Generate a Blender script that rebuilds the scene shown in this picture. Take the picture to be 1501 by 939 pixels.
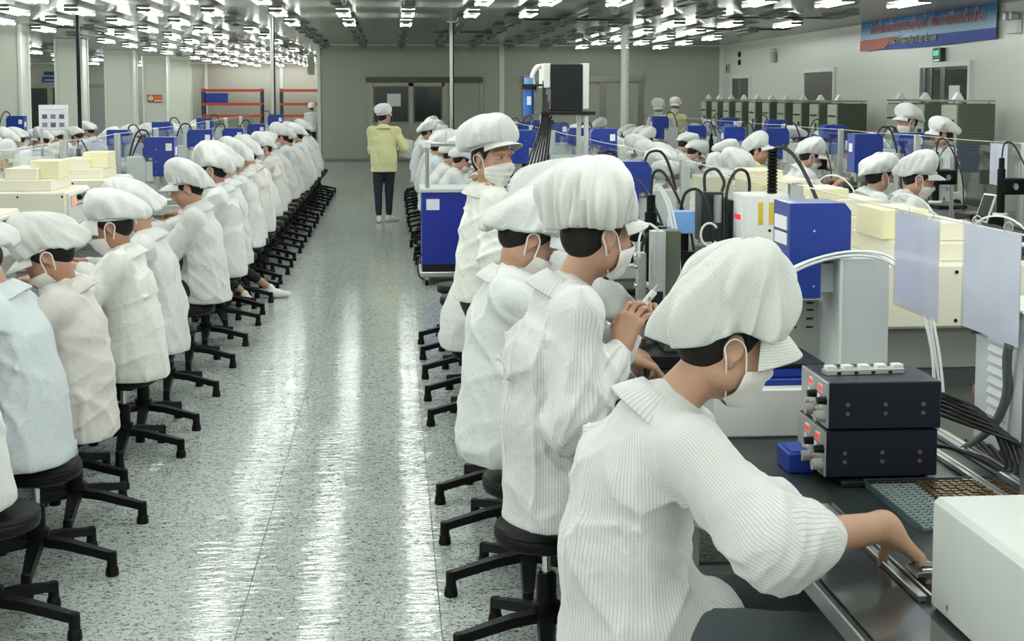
import bpy, bmesh, math, random
import numpy as np
from mathutils import Vector, Matrix
for o in list(bpy.data.objects): bpy.data.objects.remove(o)
scene = bpy.context.scene
C = scene.collection
PI = math.pi
RAD = math.radians

# ---------------------------------------------------------------- camera
cam = bpy.data.cameras.new('camera'); camo = bpy.data.objects.new('camera', cam); C.objects.link(camo)
cam.sensor_width = 36; cam.lens = 50.0067; cam.shift_y = -0.10354
cam.clip_start = .05; cam.clip_end = 200
camo.location = (0, 0, 1.75)
camo.rotation_euler = (RAD(90-4.8), 0, RAD(-4.8218))
scene.camera = camo
# ---------------------------------------------------------------- world, exposure
W = bpy.data.worlds.new('world'); scene.world = W; W.use_nodes = True
W.node_tree.nodes['Background'].inputs[0].default_value = (.75, .82, .85, 1)
W.node_tree.nodes['Background'].inputs[1].default_value = .06
scene.view_settings.view_transform = 'Standard'; scene.view_settings.look = 'None'
scene.view_settings.gamma = 1; scene.view_settings.use_curve_mapping = False
scene.view_settings.exposure = 0.04
TUBE = 34.0
CEIL = 3.08; BACKY = 37.9; DEEPY = 60.0; RX = 8.9

# ---------------------------------------------------------------- materials
MATS = {}
def mat(name, col, rough=.5, metal=0, spec=.5, emis=0, ecol=None, bump=0, bscale=40, noise=0, nscale=8, coat=0, alpha=1, sheen=0):
    if name in MATS: return MATS[name]
    m = bpy.data.materials.new(name); m.use_nodes = True; MATS[name] = m
    nt = m.node_tree; b = nt.nodes['Principled BSDF']
    b.inputs['Base Color'].default_value = (*col, 1); b.inputs['Roughness'].default_value = rough
    b.inputs['Metallic'].default_value = metal; b.inputs['Specular IOR Level'].default_value = spec
    b.inputs['Coat Weight'].default_value = coat
    if sheen: b.inputs['Sheen Weight'].default_value = sheen
    if emis:
        b.inputs['Emission Color'].default_value = (*(ecol or col), 1); b.inputs['Emission Strength'].default_value = emis
    tc = nt.nodes.new('ShaderNodeTexCoord')
    if noise:
        n = nt.nodes.new('ShaderNodeTexNoise'); n.inputs['Scale'].default_value = nscale; n.inputs['Detail'].default_value = 4
        nt.links.new(tc.outputs['Object'], n.inputs['Vector'])
        mx = nt.nodes.new('ShaderNodeMix'); mx.data_type = 'RGBA'
        mx.inputs['A'].default_value = (*[c*(1-noise) for c in col], 1); mx.inputs['B'].default_value = (*[min(1, c*(1+noise)) for c in col], 1)
        nt.links.new(n.outputs['Fac'], mx.inputs['Factor']); nt.links.new(mx.outputs['Result'], b.inputs['Base Color'])
    if bump:
        n = nt.nodes.new('ShaderNodeTexNoise'); n.inputs['Scale'].default_value = bscale; n.inputs['Detail'].default_value = 5
        nt.links.new(tc.outputs['Object'], n.inputs['Vector'])
        bp = nt.nodes.new('ShaderNodeBump'); bp.inputs['Strength'].default_value = bump; bp.inputs['Distance'].default_value = .01
        nt.links.new(n.outputs['Fac'], bp.inputs['Height']); nt.links.new(bp.outputs['Normal'], b.inputs['Normal'])
    return m

def cloth_mat(name, col, stripe=0.0, scol=(.3,.32,.34), freq=160, rough=.85):
    m = bpy.data.materials.new(name); m.use_nodes = True; MATS[name] = m
    nt = m.node_tree; b = nt.nodes['Principled BSDF']; b.inputs['Roughness'].default_value = rough
    b.inputs['Specular IOR Level'].default_value = .25; b.inputs['Sheen Weight'].default_value = .15
    L = nt.links.new
    tc = nt.nodes.new('ShaderNodeTexCoord')
    big = nt.nodes.new('ShaderNodeTexNoise'); big.inputs['Scale'].default_value = 5; L(tc.outputs['Object'], big.inputs['Vector'])
    base = nt.nodes.new('ShaderNodeMix'); base.data_type = 'RGBA'
    base.inputs['A'].default_value = (*[c*.93 for c in col], 1); base.inputs['B'].default_value = (*[min(1, c*1.05) for c in col], 1)
    L(big.outputs['Fac'], base.inputs['Factor'])
    out = base.outputs['Result']
    if stripe:
        at = nt.nodes.new('ShaderNodeAttribute'); at.attribute_name = 'stripe'
        mu = nt.nodes.new('ShaderNodeMath'); mu.operation = 'MULTIPLY'; mu.inputs[1].default_value = freq; L(at.outputs['Fac'], mu.inputs[0])
        fr = nt.nodes.new('ShaderNodeMath'); fr.operation = 'FRACT'; L(mu.outputs[0], fr.inputs[0])
        rp = nt.nodes.new('ShaderNodeMapRange'); rp.inputs[1].default_value = .58; rp.inputs[2].default_value = .78; L(fr.outputs[0], rp.inputs[0])
        rp2 = nt.nodes.new('ShaderNodeMapRange'); rp2.inputs[1].default_value = .82; rp2.inputs[2].default_value = 1.0; rp2.inputs[3].default_value = 1; rp2.inputs[4].default_value = 0; L(fr.outputs[0], rp2.inputs[0])
        mm = nt.nodes.new('ShaderNodeMath'); mm.operation = 'MULTIPLY'; L(rp.outputs[0], mm.inputs[0]); L(rp2.outputs[0], mm.inputs[1])
        ms = nt.nodes.new('ShaderNodeMath'); ms.operation = 'MULTIPLY'; ms.inputs[1].default_value = stripe; L(mm.outputs[0], ms.inputs[0])
        mx = nt.nodes.new('ShaderNodeMix'); mx.data_type = 'RGBA'; L(ms.outputs[0], mx.inputs['Factor']); L(out, mx.inputs['A']); mx.inputs['B'].default_value = (*scol, 1)
        out = mx.outputs['Result']
    L(out, b.inputs['Base Color'])
    n = nt.nodes.new('ShaderNodeTexNoise'); n.inputs['Scale'].default_value = 14; n.inputs['Detail'].default_value = 4; n.inputs['Distortion'].default_value = 1.6
    L(tc.outputs['Object'], n.inputs['Vector'])
    bp = nt.nodes.new('ShaderNodeBump'); bp.inputs['Strength'].default_value = .30; bp.inputs['Distance'].default_value = .02
    L(n.outputs['Fac'], bp.inputs['Height']); L(bp.outputs['Normal'], b.inputs['Normal'])
    return m

def clear_mat(name, tint=(.955,.975,.97), amt=.12, rough=.03):
    m = bpy.data.materials.new(name); m.use_nodes = True; MATS[name] = m
    nt = m.node_tree; nt.nodes.remove(nt.nodes['Principled BSDF']); out = nt.nodes['Material Output']
    t = nt.nodes.new('ShaderNodeBsdfTransparent'); t.inputs[0].default_value = (*tint, 1)
    g = nt.nodes.new('ShaderNodeBsdfGlossy'); g.inputs['Roughness'].default_value = rough; g.inputs['Color'].default_value = (.9,.9,.9,1)
    fr = nt.nodes.new('ShaderNodeFresnel'); fr.inputs[0].default_value = 1.45
    ad = nt.nodes.new('ShaderNodeMath'); ad.operation = 'MULTIPLY'; ad.inputs[1].default_value = amt*4
    mn = nt.nodes.new('ShaderNodeMath'); mn.operation = 'MINIMUM'; mn.inputs[1].default_value = .22
    nt.links.new(fr.outputs[0], ad.inputs[0]); nt.links.new(ad.outputs[0], mn.inputs[0])
    mx = nt.nodes.new('ShaderNodeMixShader'); nt.links.new(mn.outputs[0], mx.inputs[0]); nt.links.new(t.outputs[0], mx.inputs[1]); nt.links.new(g.outputs[0], mx.inputs[2])
    nt.links.new(mx.outputs[0], out.inputs[0])
    return m

white_cloth = cloth_mat('white_cloth', (.63,.64,.635))
cream_cloth = cloth_mat('cream_cloth', (.62,.597,.555))
blue_cloth = cloth_mat('bluish_white_cloth', (.56,.61,.635))
cap_cloth = cloth_mat('cap_cloth', (.64,.65,.64))
stripe_cloth = cloth_mat('pinstriped_cloth', (.65,.65,.64), stripe=.62, scol=(.34,.35,.37), freq=1/.0085)
cap_stripe = cloth_mat('pinstriped_cap_cloth', (.64,.65,.62), stripe=.52, freq=1/.006)
yellow_cloth = cloth_mat('yellow_cloth', (.60,.60,.32))
mask_m = cloth_mat('mask_cloth', (.76,.735,.71))
skin = mat('skin', (.41,.235,.155), .5, noise=.08, nscale=30, bump=.05, bscale=120)
skin_dark = mat('darker_skin', (.36,.19,.12), .5, noise=.08, nscale=30)
hair_m = mat('black_hair', (.010,.008,.008), .6, spec=.3, bump=.4, bscale=60)
brow_m = mat('dark_brow', (.03,.02,.018), .7)
eye_w = mat('eye_white', (.7,.68,.65), .2)
trouser_m = mat('black_trousers', (.012,.013,.016), .85, bump=.2, bscale=20)
jeans_m = mat('grey_trousers', (.06,.075,.085), .85, bump=.2, bscale=20)
shoe_m = mat('white_shoe', (.7,.7,.68), .6)
shoe_dark = mat('dark_shoe', (.03,.035,.05), .6)
black_plastic = mat('black_plastic', (.005,.0055,.006), .45, spec=.18, bump=.05, bscale=80)
seat_m = mat('black_vinyl', (.006,.0065,.007), .45, spec=.18, bump=.06, bscale=90)
chrome = mat('chrome', (.75,.75,.75), .15, 1)
alu = mat('brushed_aluminium', (.62,.64,.64), .35, 1)
steel = mat('steel', (.5,.5,.48), .3, 1)
blue_paint = mat('blue_paint', (.002,.028,.26), .4, coat=.2)
blue_dark = mat('blue_bin_plastic', (.01,.05,.35), .5)
light_blue = mat('light_blue_plastic', (.16,.35,.68), .45)
grey_paint = mat('pale_grey_paint', (.50,.54,.54), .5, noise=.04)
white_paint = mat('white_paint', (.72,.73,.71), .45, noise=.03)
cream_paint = mat('cream_paint', (.76,.73,.60), .45, noise=.03)
yellow_cream = mat('yellowish_paint', (.76,.71,.47), .45, noise=.03)
dark_metal = mat('dark_metal', (.010,.011,.014), .45, .1, spec=.3)
navy_metal = mat('navy_black_metal', (.007,.009,.020), .42, .1, spec=.35, bump=.05, bscale=200)
green_dark = mat('dark_green_paint', (.075,.095,.065), .5, noise=.05)
panel_lt = mat('control_panel_paint', (.33,.36,.29), .5, noise=.1)
paper_m = mat('printed_paper', (.78,.79,.88), .6, noise=.08, nscale=14)
paper_w = mat('white_paper', (.75,.76,.78), .7)
cable_m = mat('black_cable', (.01,.01,.011), .5)
grey_cable = mat('grey_cable', (.12,.125,.13), .5)
hose_m = mat('clear_white_hose', (.72,.74,.74), .25)
cord_m = mat('white_cord', (.7,.7,.66), .6)
red_glow = mat('red_switch_light', (1,.10,.05), .3, emis=3.0, ecol=(1,.10,.05))
red_led = mat('red_led', (.6,.02,.03), .3, emis=.6, ecol=(1,.03,.05))
orange_shelf = mat('orange_shelf_paint', (.50,.06,.02), .5)
acrylic = clear_mat('clear_acrylic')
film = clear_mat('clear_film', (.93,.94,.96), .12, .12)
bench_m = mat('dark_green_bench_mat', (.014,.021,.021), .35, noise=.2)
grey_bench = mat('grey_bench_paint', (.30,.31,.28), .5, noise=.04)
# ---------------------------------------------------------------- mesh helpers
class MB:
    """collects shapes and links them as ONE mesh object"""
    def __init__(s): s.v = []; s.f = []; s.m = []; s.mats = []
    def mi(s, m):
        if m is None: return 0
        if m not in s.mats: s.mats.append(m)
        return s.mats.index(m)
    def add(s, vs, fs, m=None):
        n = len(s.v); s.v += [tuple(v) for v in vs]; k = s.mi(m)
        for f in fs: s.f.append(tuple(i+n for i in f)); s.m.append(k)
        return s
    def box(s, x0, y0, z0, x1, y1, z1, m=None, c=0.0, rz=0, org=None):
        if x0 > x1: x0, x1 = x1, x0
        if y0 > y1: y0, y1 = y1, y0
        if z0 > z1: z0, z1 = z1, z0
        c = min(c, (x1-x0)*.45, (y1-y0)*.45, (z1-z0)*.45)
        if c <= 0:
            vs = [(x0,y0,z0),(x1,y0,z0),(x1,y1,z0),(x0,y1,z0),(x0,y0,z1),(x1,y0,z1),(x1,y1,z1),(x0,y1,z1)]
            fs = [(3,2,1,0),(4,5,6,7),(0,1,5,4),(1,2,6,5),(2,3,7,6),(3,0,4,7)]
        else:
            lo = (x0,y0,z0); hi = (x1,y1,z1); vs = []; idx = {}
            for sx in (0,1):
                for sy in (0,1):
                    for sz in (0,1):
                        for ax in range(3):
                            p = [(lo, hi)[q][i] for i, q in enumerate((sx,sy,sz))]
                            for i, q in enumerate((sx,sy,sz)):
                                if i != ax: p[i] += c if q == 0 else -c
                            idx[(sx,sy,sz,ax)] = len(vs); vs.append(tuple(p))
            fs = []
            for sx in (0,1):                                      # corner triangles
                for sy in (0,1):
                    for sz in (0,1):
                        t = [idx[(sx,sy,sz,a)] for a in range(3)]
                        fs.append(t if (sx+sy+sz) % 2 else t[::-1])
            for ax in range(3):                                   # faces and edge chamfers
                b, d = [(1,2),(2,0),(0,1)][ax]
                for q in (0,1):
                    def k(u, w, a):
                        t = [0,0,0]; t[ax] = q; t[b] = u; t[d] = w; return idx[(*t, a)]
                    f = [k(0,0,ax), k(1,0,ax), k(1,1,ax), k(0,1,ax)]
                    fs.append(f if q else f[::-1])
                for u in (0,1):
                    for w in (0,1):
                        def k2(e, a):
                            t = [0,0,0]; t[ax] = e; t[b] = u; t[d] = w; return idx[(*t, a)]
                        f = [k2(0,b), k2(1,b), k2(1,d), k2(0,d)]
                        fs.append(f if (u+w) % 2 else f[::-1])
        if rz:
            ox, oy = org or ((x0+x1)/2, (y0+y1)/2); ca, sa = math.cos(rz), math.sin(rz)
            vs = [(ox+(x-ox)*ca-(y-oy)*sa, oy+(x-ox)*sa+(y-oy)*ca, z) for x, y, z in vs]
        return s.add(vs, fs, m)
    def cyl(s, a, b, r, m=None, n=16, r2=None):
        a = Vector(a); b = Vector(b); d = (b-a).normalized(); r2 = r if r2 is None else r2
        e = d.orthogonal().normalized(); g = d.cross(e); vs = []
        for p, rr in ((a, r), (b, r2)):
            for i in range(n):
                t = 2*PI*i/n; vs.append(p + (e*math.cos(t)+g*math.sin(t))*rr)
        fs = [(i, (i+1) % n, n+(i+1) % n, n+i) for i in range(n)] + [tuple(range(n))[::-1], tuple(range(n, 2*n))]
        return s.add(vs, fs, m)
    def tube(s, pts, r, m=None, n=8, smooth=4, closed=False):
        P = [Vector(p) for p in pts]
        if smooth and len(P) > 2:
            Q = []
            N = len(P); rng = range(N if closed else N-1)
            for i in rng:
                p0 = P[(i-1) % N] if closed else P[max(i-1, 0)]; p1 = P[i]; p2 = P[(i+1) % N]; p3 = P[(i+2) % N] if closed else P[min(i+2, N-1)]
                for k in range(smooth):
                    t = k/smooth
                    Q.append(.5*((2*p1)+(p2-p0)*t+(2*p0-5*p1+4*p2-p3)*t*t+(3*p1-p0-3*p2+p3)*t*t*t))
            if not closed: Q.append(P[-1])
            P = Q
        vs = []; e = None; N = len(P)
        for i, p in enumerate(P):
            d = ((P[(i+1) % N]-P[i-1]) if closed else (P[min(i+1, N-1)]-P[max(i-1, 0)]))
            d = d.normalized() if d.length > 1e-9 else Vector((0,0,1))
            e = d.orthogonal().normalized() if e is None else (e-d*e.dot(d)).normalized()
            g = d.cross(e); rr = r(i/(N-1)) if callable(r) else r
            for k in range(n):
                t = 2*PI*k/n; vs.append(p+(e*math.cos(t)+g*math.sin(t))*rr)
        fs = []
        for i in range(N if closed else N-1):
            j = (i+1) % N
            for k in range(n): fs.append((i*n+k, i*n+(k+1) % n, j*n+(k+1) % n, j*n+k))
        if not closed: fs += [tuple(range(n))[::-1], tuple(range((N-1)*n, N*n))]
        return s.add(vs, fs, m)
    def lathe(s, prof, m=None, n=24, org=(0,0,0), sx=1, sy=1):
        vs = []; k = len(prof)
        for i in range(n):
            t = 2*PI*i/n
            for r, z in prof: vs.append((org[0]+r*math.cos(t)*sx, org[1]+r*math.sin(t)*sy, org[2]+z))
        fs = [(i*k+j, ((i+1) % n)*k+j, ((i+1) % n)*k+j+1, i*k+j+1) for i in range(n) for j in range(k-1)]
        fs += [tuple(i*k for i in range(n))[::-1], tuple(i*k+k-1 for i in range(n))]
        return s.add(vs, fs, m)
    def prism(s, pts, axis, lo, hi, m=None):
        """pts 2-D outline (counter-clockwise), extruded along axis"""
        n = len(pts); vs = []
        for h in (lo, hi):
            for a, b in pts:
                vs.append({0: (h,a,b), 1: (a,h,b), 2: (a,b,h)}[axis])
        fs = [tuple(range(n))[::-1], tuple(range(n, 2*n))] + [(i, (i+1) % n, n+(i+1) % n, n+i) for i in range(n)]
        return s.add(vs, fs, m)
    def mesh(s, name, m=None, smooth=False):
        me = bpy.data.meshes.new(name); me.from_pydata(s.v, [], s.f)
        ms = s.mats or [m]
        for q in ms: me.materials.append(q)
        if len(ms) > 1: me.polygons.foreach_set('material_index', s.m)
        bm = bmesh.new(); bm.from_mesh(me); bmesh.ops.recalc_face_normals(bm, faces=bm.faces); bm.to_mesh(me); bm.free()
        if smooth:
            me.shade_smooth()
            try: me.set_sharp_from_angle(angle=RAD(38))
            except Exception: pass
        return me
    def build(s, name, m=None, parent=None, smooth=False, loc=None, rz=0):
        return link(name, s.mesh(name, m, smooth), parent, loc, rz)
def link(name, me, parent=None, loc=None, rz=0):
    o = bpy.data.objects.new(name, me); C.objects.link(o)
    if parent: o.parent = parent
    if loc: o.location = loc
    if rz: o.rotation_euler.z = rz
    return o
def tag(o, label=None, cat=None, group=None, kind=None):
    if label: o['label'] = label
    if cat: o['category'] = cat
    if group: o['group'] = group
    if kind: o['kind'] = kind
    return o
def thing(name, label, cat, loc=(0,0,0), rz=0, group=None):
    o = bpy.data.objects.new(name, None); C.objects.link(o); o.empty_display_size = .1
    o.location = loc; o.rotation_euler.z = rz
    return tag(o, label, cat, group)
def struct(name, mb, m=None, parent=None, smooth=False):
    o = mb.build(name, m, parent, smooth)
    if not parent: o['kind'] = 'structure'
    return o
KIDS = {}
def kids(o):
    return list(o.children)
def copy_tree(o, loc, rz=0, label=None, group=None, scale=None, swap=None):
    def cp(q, par):
        c = q.copy(); C.objects.link(c)
        if par: c.parent = par
        for ch in q.children: cp(ch, c)
        return c
    r = cp(o, None); r.location = loc; r.rotation_euler.z = rz
    if scale: r.scale = scale
    if label: r['label'] = label
    if group: r['group'] = group
    return r
ORD = ['', 'first','second','third','fourth','fifth','sixth','seventh','eighth','ninth','tenth','eleventh','twelfth','thirteenth','fourteenth','fifteenth','sixteenth','seventeenth','eighteenth','nineteenth','twentieth']
def nth(i):
    if i < len(ORD): return ORD[i]
    t, u = divmod(i, 10); T = {2:'twenty', 3:'thirty', 4:'forty', 5:'fifty'}[t]
    return T+'-'+ORD[u] if u else {2:'twentieth', 3:'thirtieth', 4:'fortieth', 5:'fiftieth'}[t]

# ---------------------------------------------------------------- signed distance surfaces (bodies, cloth)
class SDF:
    def __init__(s): s.p = []; s.cuts = []; s.warp = None
    def cone(s, a, b, ra, rb, k=.02, lat=None, ls=1.0, op='u'):
        s.p.append(('c', np.array(a, float), np.array(b, float), ra, rb, k, lat, ls, op)); return s
    def ell(s, c, r, k=.02, M=None, op='u'):
        s.p.append(('e', np.array(c, float), np.array(r, float), None, None, k, M, 1, op)); return s
    def cut(s, pt, n): s.cuts.append((np.array(pt, float), np.array(n, float)/np.linalg.norm(n))); return s
    def prim(s, q, P):
        if q[0] == 'c':
            _, a, b, ra, rb, k, lat, ls, op = q
            X = P-a; ba = b-a
            if lat is not None:
                l = X@lat; X = X-np.outer(l*(1-1/ls), lat); bl = ba@lat; ba = ba-lat*(bl*(1-1/ls))
            t = np.clip((X@ba)/max(ba@ba, 1e-9), 0, 1)
            return np.linalg.norm(X-t[:,None]*ba, axis=1)-(ra+(rb-ra)*t)
        _, c, r, _, _, k, M, _, op = q
        X = P-c
        if M is not None: X = X@M
        k0 = np.linalg.norm(X/r, axis=1); k1 = np.linalg.norm(X/(r*r), axis=1)
        return k0*(k0-1)/np.maximum(k1, 1e-6)
    def __call__(s, P):
        d = None
        for q in s.p:
            e = s.prim(q, P); k = q[5]; op = q[8]
            if d is None: d = e; continue
            if op == 'u':
                h = np.maximum(k-np.abs(d-e), 0)/k; d = np.minimum(d, e)-h*h*k*.25
            else:
                e = -e; h = np.maximum(k-np.abs(d-e), 0)/k; d = np.maximum(d, e)+h*h*k*.25
        if s.warp: d = s.warp(P, d)
        for pt, n in s.cuts: d = np.maximum(d, (P-pt)@n)
        return d
    def bounds(s):
        lo = np.full(3, 9e9); hi = -lo
        for q in s.p:
            if q[8] != 'u': continue
            if q[0] == 'c':
                m = max(q[3], q[4])*max(1, q[7]); pts = np.array([q[1], q[2]]); lo = np.minimum(lo, pts.min(0)-m); hi = np.maximum(hi, pts.max(0)+m)
            else:
                m = q[2].max(); lo = np.minimum(lo, q[1]-m); hi = np.maximum(hi, q[1]+m)
        return lo-.03, hi+.03

def surface(fn, res, bounds=None, margin=.012):
    lo, hi = bounds or fn.bounds()
    B = 6
    nb = np.maximum(np.ceil((hi-lo)/(res*B)).astype(int), 1)
    n = nb*B
    bx = [lo[i]+(np.arange(nb[i])+.5)*B*res-.5*res for i in range(3)]
    G = np.stack(np.meshgrid(*bx, indexing='ij'), -1).reshape(-1, 3)
    dc = fn(G).reshape(nb)
    V = np.repeat(np.repeat(np.repeat(dc, B, 0), B, 1), B, 2).astype(np.float32)
    act = np.argwhere(np.abs(dc) < B*res*.87*1.25+margin)
    off = np.stack(np.meshgrid(*[np.arange(B)]*3, indexing='ij'), -1).reshape(-1, 3)
    I = (act[:,None,:]*B+off[None]).reshape(-1, 3)
    for s0 in range(0, len(I), 400000):
        J = I[s0:s0+400000]; V[J[:,0], J[:,1], J[:,2]] = fn(lo+J*res)
    S = V < 0
    cs = np.zeros(tuple(n-1), np.int8)
    for a in (0,1):
        for b in (0,1):
            for c in (0,1): cs += S[a:n[0]-1+a, b:n[1]-1+b, c:n[2]-1+c]
    A = np.argwhere((cs > 0) & (cs < 8))
    idx = np.full(tuple(n-1), -1, np.int32); idx[A[:,0], A[:,1], A[:,2]] = np.arange(len(A))
    acc = np.zeros((len(A), 3)); cnt = np.zeros(len(A))
    cor = [(a,b,c) for a in (0,1) for b in (0,1) for c in (0,1)]
    vals = {q: V[A[:,0]+q[0], A[:,1]+q[1], A[:,2]+q[2]] for q in cor}
    for q in cor:
        for ax in range(3):
            if q[ax]: continue
            r = list(q); r[ax] = 1; r = tuple(r)
            v0, v1 = vals[q], vals[r]; m = (v0 < 0) != (v1 < 0)
            t = np.where(m, v0/np.where(m, v0-v1, 1), 0)
            p = np.array(q, float)[None].repeat(len(A), 0); p[:,ax] = t
            acc[m] += p[m]; cnt[m] += 1
    verts = lo+(A+acc/cnt[:,None])*res
    faces = []
    for ax in range(3):
        b, c = [(1,2),(2,0),(0,1)][ax]
        s0 = [slice(None)]*3; s1 = [slice(None)]*3
        s0[ax] = slice(0, -1); s1[ax] = slice(1, None)
        a0, a1 = S[tuple(s0)], S[tuple(s1)]
        E = np.argwhere(a0 != a1)
        E = E[(E[:,b] > 0) & (E[:,c] > 0) & (E[:,b] < n[b]-1) & (E[:,c] < n[c]-1)]
        f = a0[E[:,0], E[:,1], E[:,2]]
        def g(db, dc_):
            F = E.copy(); F[:,b] -= db; F[:,c] -= dc_; return idx[F[:,0], F[:,1], F[:,2]]
        q = np.stack([g(1,1), g(0,1), g(0,0), g(1,0)], 1)
        q[~f] = q[~f][:,::-1]; faces.append(q)
    faces = np.concatenate(faces)
    faces = faces[(faces >= 0).all(1)]
    return verts, faces

def np_mesh(name, parts, m, attr=None, smooth=True):
    """parts: list of (verts, faces) joined into one mesh"""
    vs = []; fs = []; k = 0
    for v, f in parts: vs.append(v); fs.append(f+k); k += len(v)
    v = np.concatenate(vs); f = np.concatenate(fs)
    me = bpy.data.meshes.new(name)
    me.vertices.add(len(v)); me.vertices.foreach_set('co', v.astype(np.float32).ravel())
    me.loops.add(len(f)*4); me.loops.foreach_set('vertex_index', f.astype(np.int32).ravel())
    me.polygons.add(len(f)); me.polygons.foreach_set('loop_start', np.arange(len(f), dtype=np.int32)*4)
    me.update(calc_edges=True); me.validate()
    if attr is not None:
        a = me.attributes.new('stripe', 'FLOAT', 'POINT'); a.data.foreach_set('value', attr.astype(np.float32))
    me.materials.append(m)
    if smooth: me.shade_smooth()
    return me

def fold_warp(seed, amp, zfreq=1.0, vert=1.0):
    rs = np.random.RandomState(seed); dirs = []
    for i in range(4):
        v = rs.normal(size=3); v[2] *= .45 if i < 3 else 1.5; v /= np.linalg.norm(v)
        w = rs.normal(size=3); w /= np.linalg.norm(w)
        dirs.append((v*rs.uniform(13, 27), w*rs.uniform(6, 12), rs.uniform(0, 6), rs.uniform(.5, 1)))
    def f(P, d):
        s = 0
        for v, w, ph, a in dirs:
            q = np.sin(P@v+1.7*np.sin(P@w+ph)+ph)
            s = s+a*(1-np.abs(q))**3*1.1
        m = .5+.5*np.sin(P[:,2]*9+P[:,0]*7+seed)
        return d-amp*(s-1.0)*(.45+.75*m)
    return f
# ---------------------------------------------------------------- people
def rotm(pitch=0, yaw=0, roll=0):
    p, y, r = -RAD(pitch), RAD(yaw), RAD(roll)
    Rx = np.array([[1,0,0],[0,math.cos(p),-math.sin(p)],[0,math.sin(p),math.cos(p)]])
    Rz = np.array([[math.cos(y),-math.sin(y),0],[math.sin(y),math.cos(y),0],[0,0,1]])
    Ry = np.array([[math.cos(r),0,math.sin(r)],[0,1,0],[-math.sin(r),0,math.cos(r)]])
    return Rz@Rx@Ry
A3 = lambda *a: np.array(a, float)
def unit(v): v = np.array(v, float); return v/max(np.linalg.norm(v), 1e-9)

def head_sdf(ears=True):
    """head in its own frame: +y out of the face, +z up, origin between the ears"""
    s = SDF()
    s.ell((0,-.012,.035), (.074,.092,.090), .03)
    s.ell((0,.028,-.035), (.056,.062,.080), .05)
    s.ell((0,.060,-.092), (.024,.022,.020), .03)
    for q in (-1, 1):
        s.ell((q*.036,.058,-.030), (.028,.028,.030), .03)
        s.ell((q*.030,.082,.036), (.030,.014,.012), .02)
        s.ell((q*.055,.005,-.060), (.018,.032,.028), .03)
    s.cone((0,.086,.016), (0,.104,-.024), .008, .0115, .014)
    for q in (-1, 1): s.ell((q*.012,.096,-.028), (.009,.010,.008), .008)
    for q in (-1, 1): s.ell((q*.032,.096,.014), (.018,.014,.012), .012, op='s')
    for q in (-1, 1): s.ell((q*.031,.078,.014), (.015,.013,.011), .006)
    s.ell((0,.088,-.056), (.020,.010,.006), .010); s.ell((0,.085,-.066), (.018,.010,.007), .008)
    if ears:
        for q in (-1, 1):
            M = rotm(0, -q*18, 0)
            s.ell((q*.079,-.010,.0), (.009,.021,.034), .008, M)
            s.ell((q*.086,-.006,.003), (.006,.012,.022), .006, M, 's')
            s.ell((q*.079,.008,-.004), (.006,.006,.010), .006)
            s.ell((q*.078,-.004,-.032), (.006,.008,.010), .006)
    return s

def placed(s, M, c):
    """evaluate a head-frame SDF in the body frame"""
    return lambda P: s((P-c)@M)

def hand_sdf(s, w, d, n, side, curl=(20,35,25), spread=6, thumb=35, thick=1.0, pinch=0):
    """w wrist, d finger direction, n palm normal (out of the palm), side +1 = thumb on the +(d x n) side"""
    d = unit(d); n = unit(n-d*(n@d)); t = np.cross(d, n)*side
    s.cone(w-d*.02, w+d*.012, .022, .024, .02, t, 1.25)
    ks = []
    for i, (o, L) in enumerate(((.030,.086), (.010,.090), (-.010,.086), (-.029,.078))):
        K = w+d*L+t*o; ks.append(K)
        s.cone(w+d*.012+t*o*.55, K, .0135*thick, .0105*thick, .016)
    s.ell(w+d*.035+t*.022+n*.008, (.020,.020,.020), .02)
    for i, (K, (l1, l2, l3)) in enumerate(zip(ks, ((.040,.024,.019), (.044,.028,.020), (.041,.026,.019), (.032,.019,.017)))):
        a = 0; p = K; sp = RAD(spread*(1.5-i))
        for j, (l, c) in enumerate(zip((l1,l2,l3), curl)):
            a += RAD(c+(pinch if i == 0 else 0))
            e = unit(d*math.cos(a)+n*math.sin(a)+t*math.sin(sp)*math.cos(a))
            r = (.0088,.0078,.0070)[j]*thick; q = p+e*l
            s.cone(p, q, r*1.04, r*.94, .005); p = q
    p = w+d*.022+t*.026+n*.004; a = RAD(thumb)
    for l, r, b in ((.038,.0125,0), (.030,.0100,.25), (.024,.0088,.5)):
        e = unit(d*math.cos(a)+t*math.sin(a)*(1-b)+n*(.45+b)); q = p+e*l
        s.cone(p, q, r*thick, r*.9*thick, .008); p = q

def two_bone(a, c, l1, l2, hint):
    a = np.array(a, float); c = np.array(c, float); v = c-a; L = min(np.linalg.norm(v), (l1+l2)*.999); u = unit(v)
    x = (l1*l1-l2*l2+L*L)/(2*L); h = math.sqrt(max(l1*l1-x*x, 0)); k = unit(np.array(hint, float)-u*(np.array(hint, float)@u))
    return a+u*x+k*h, a+u*L

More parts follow.
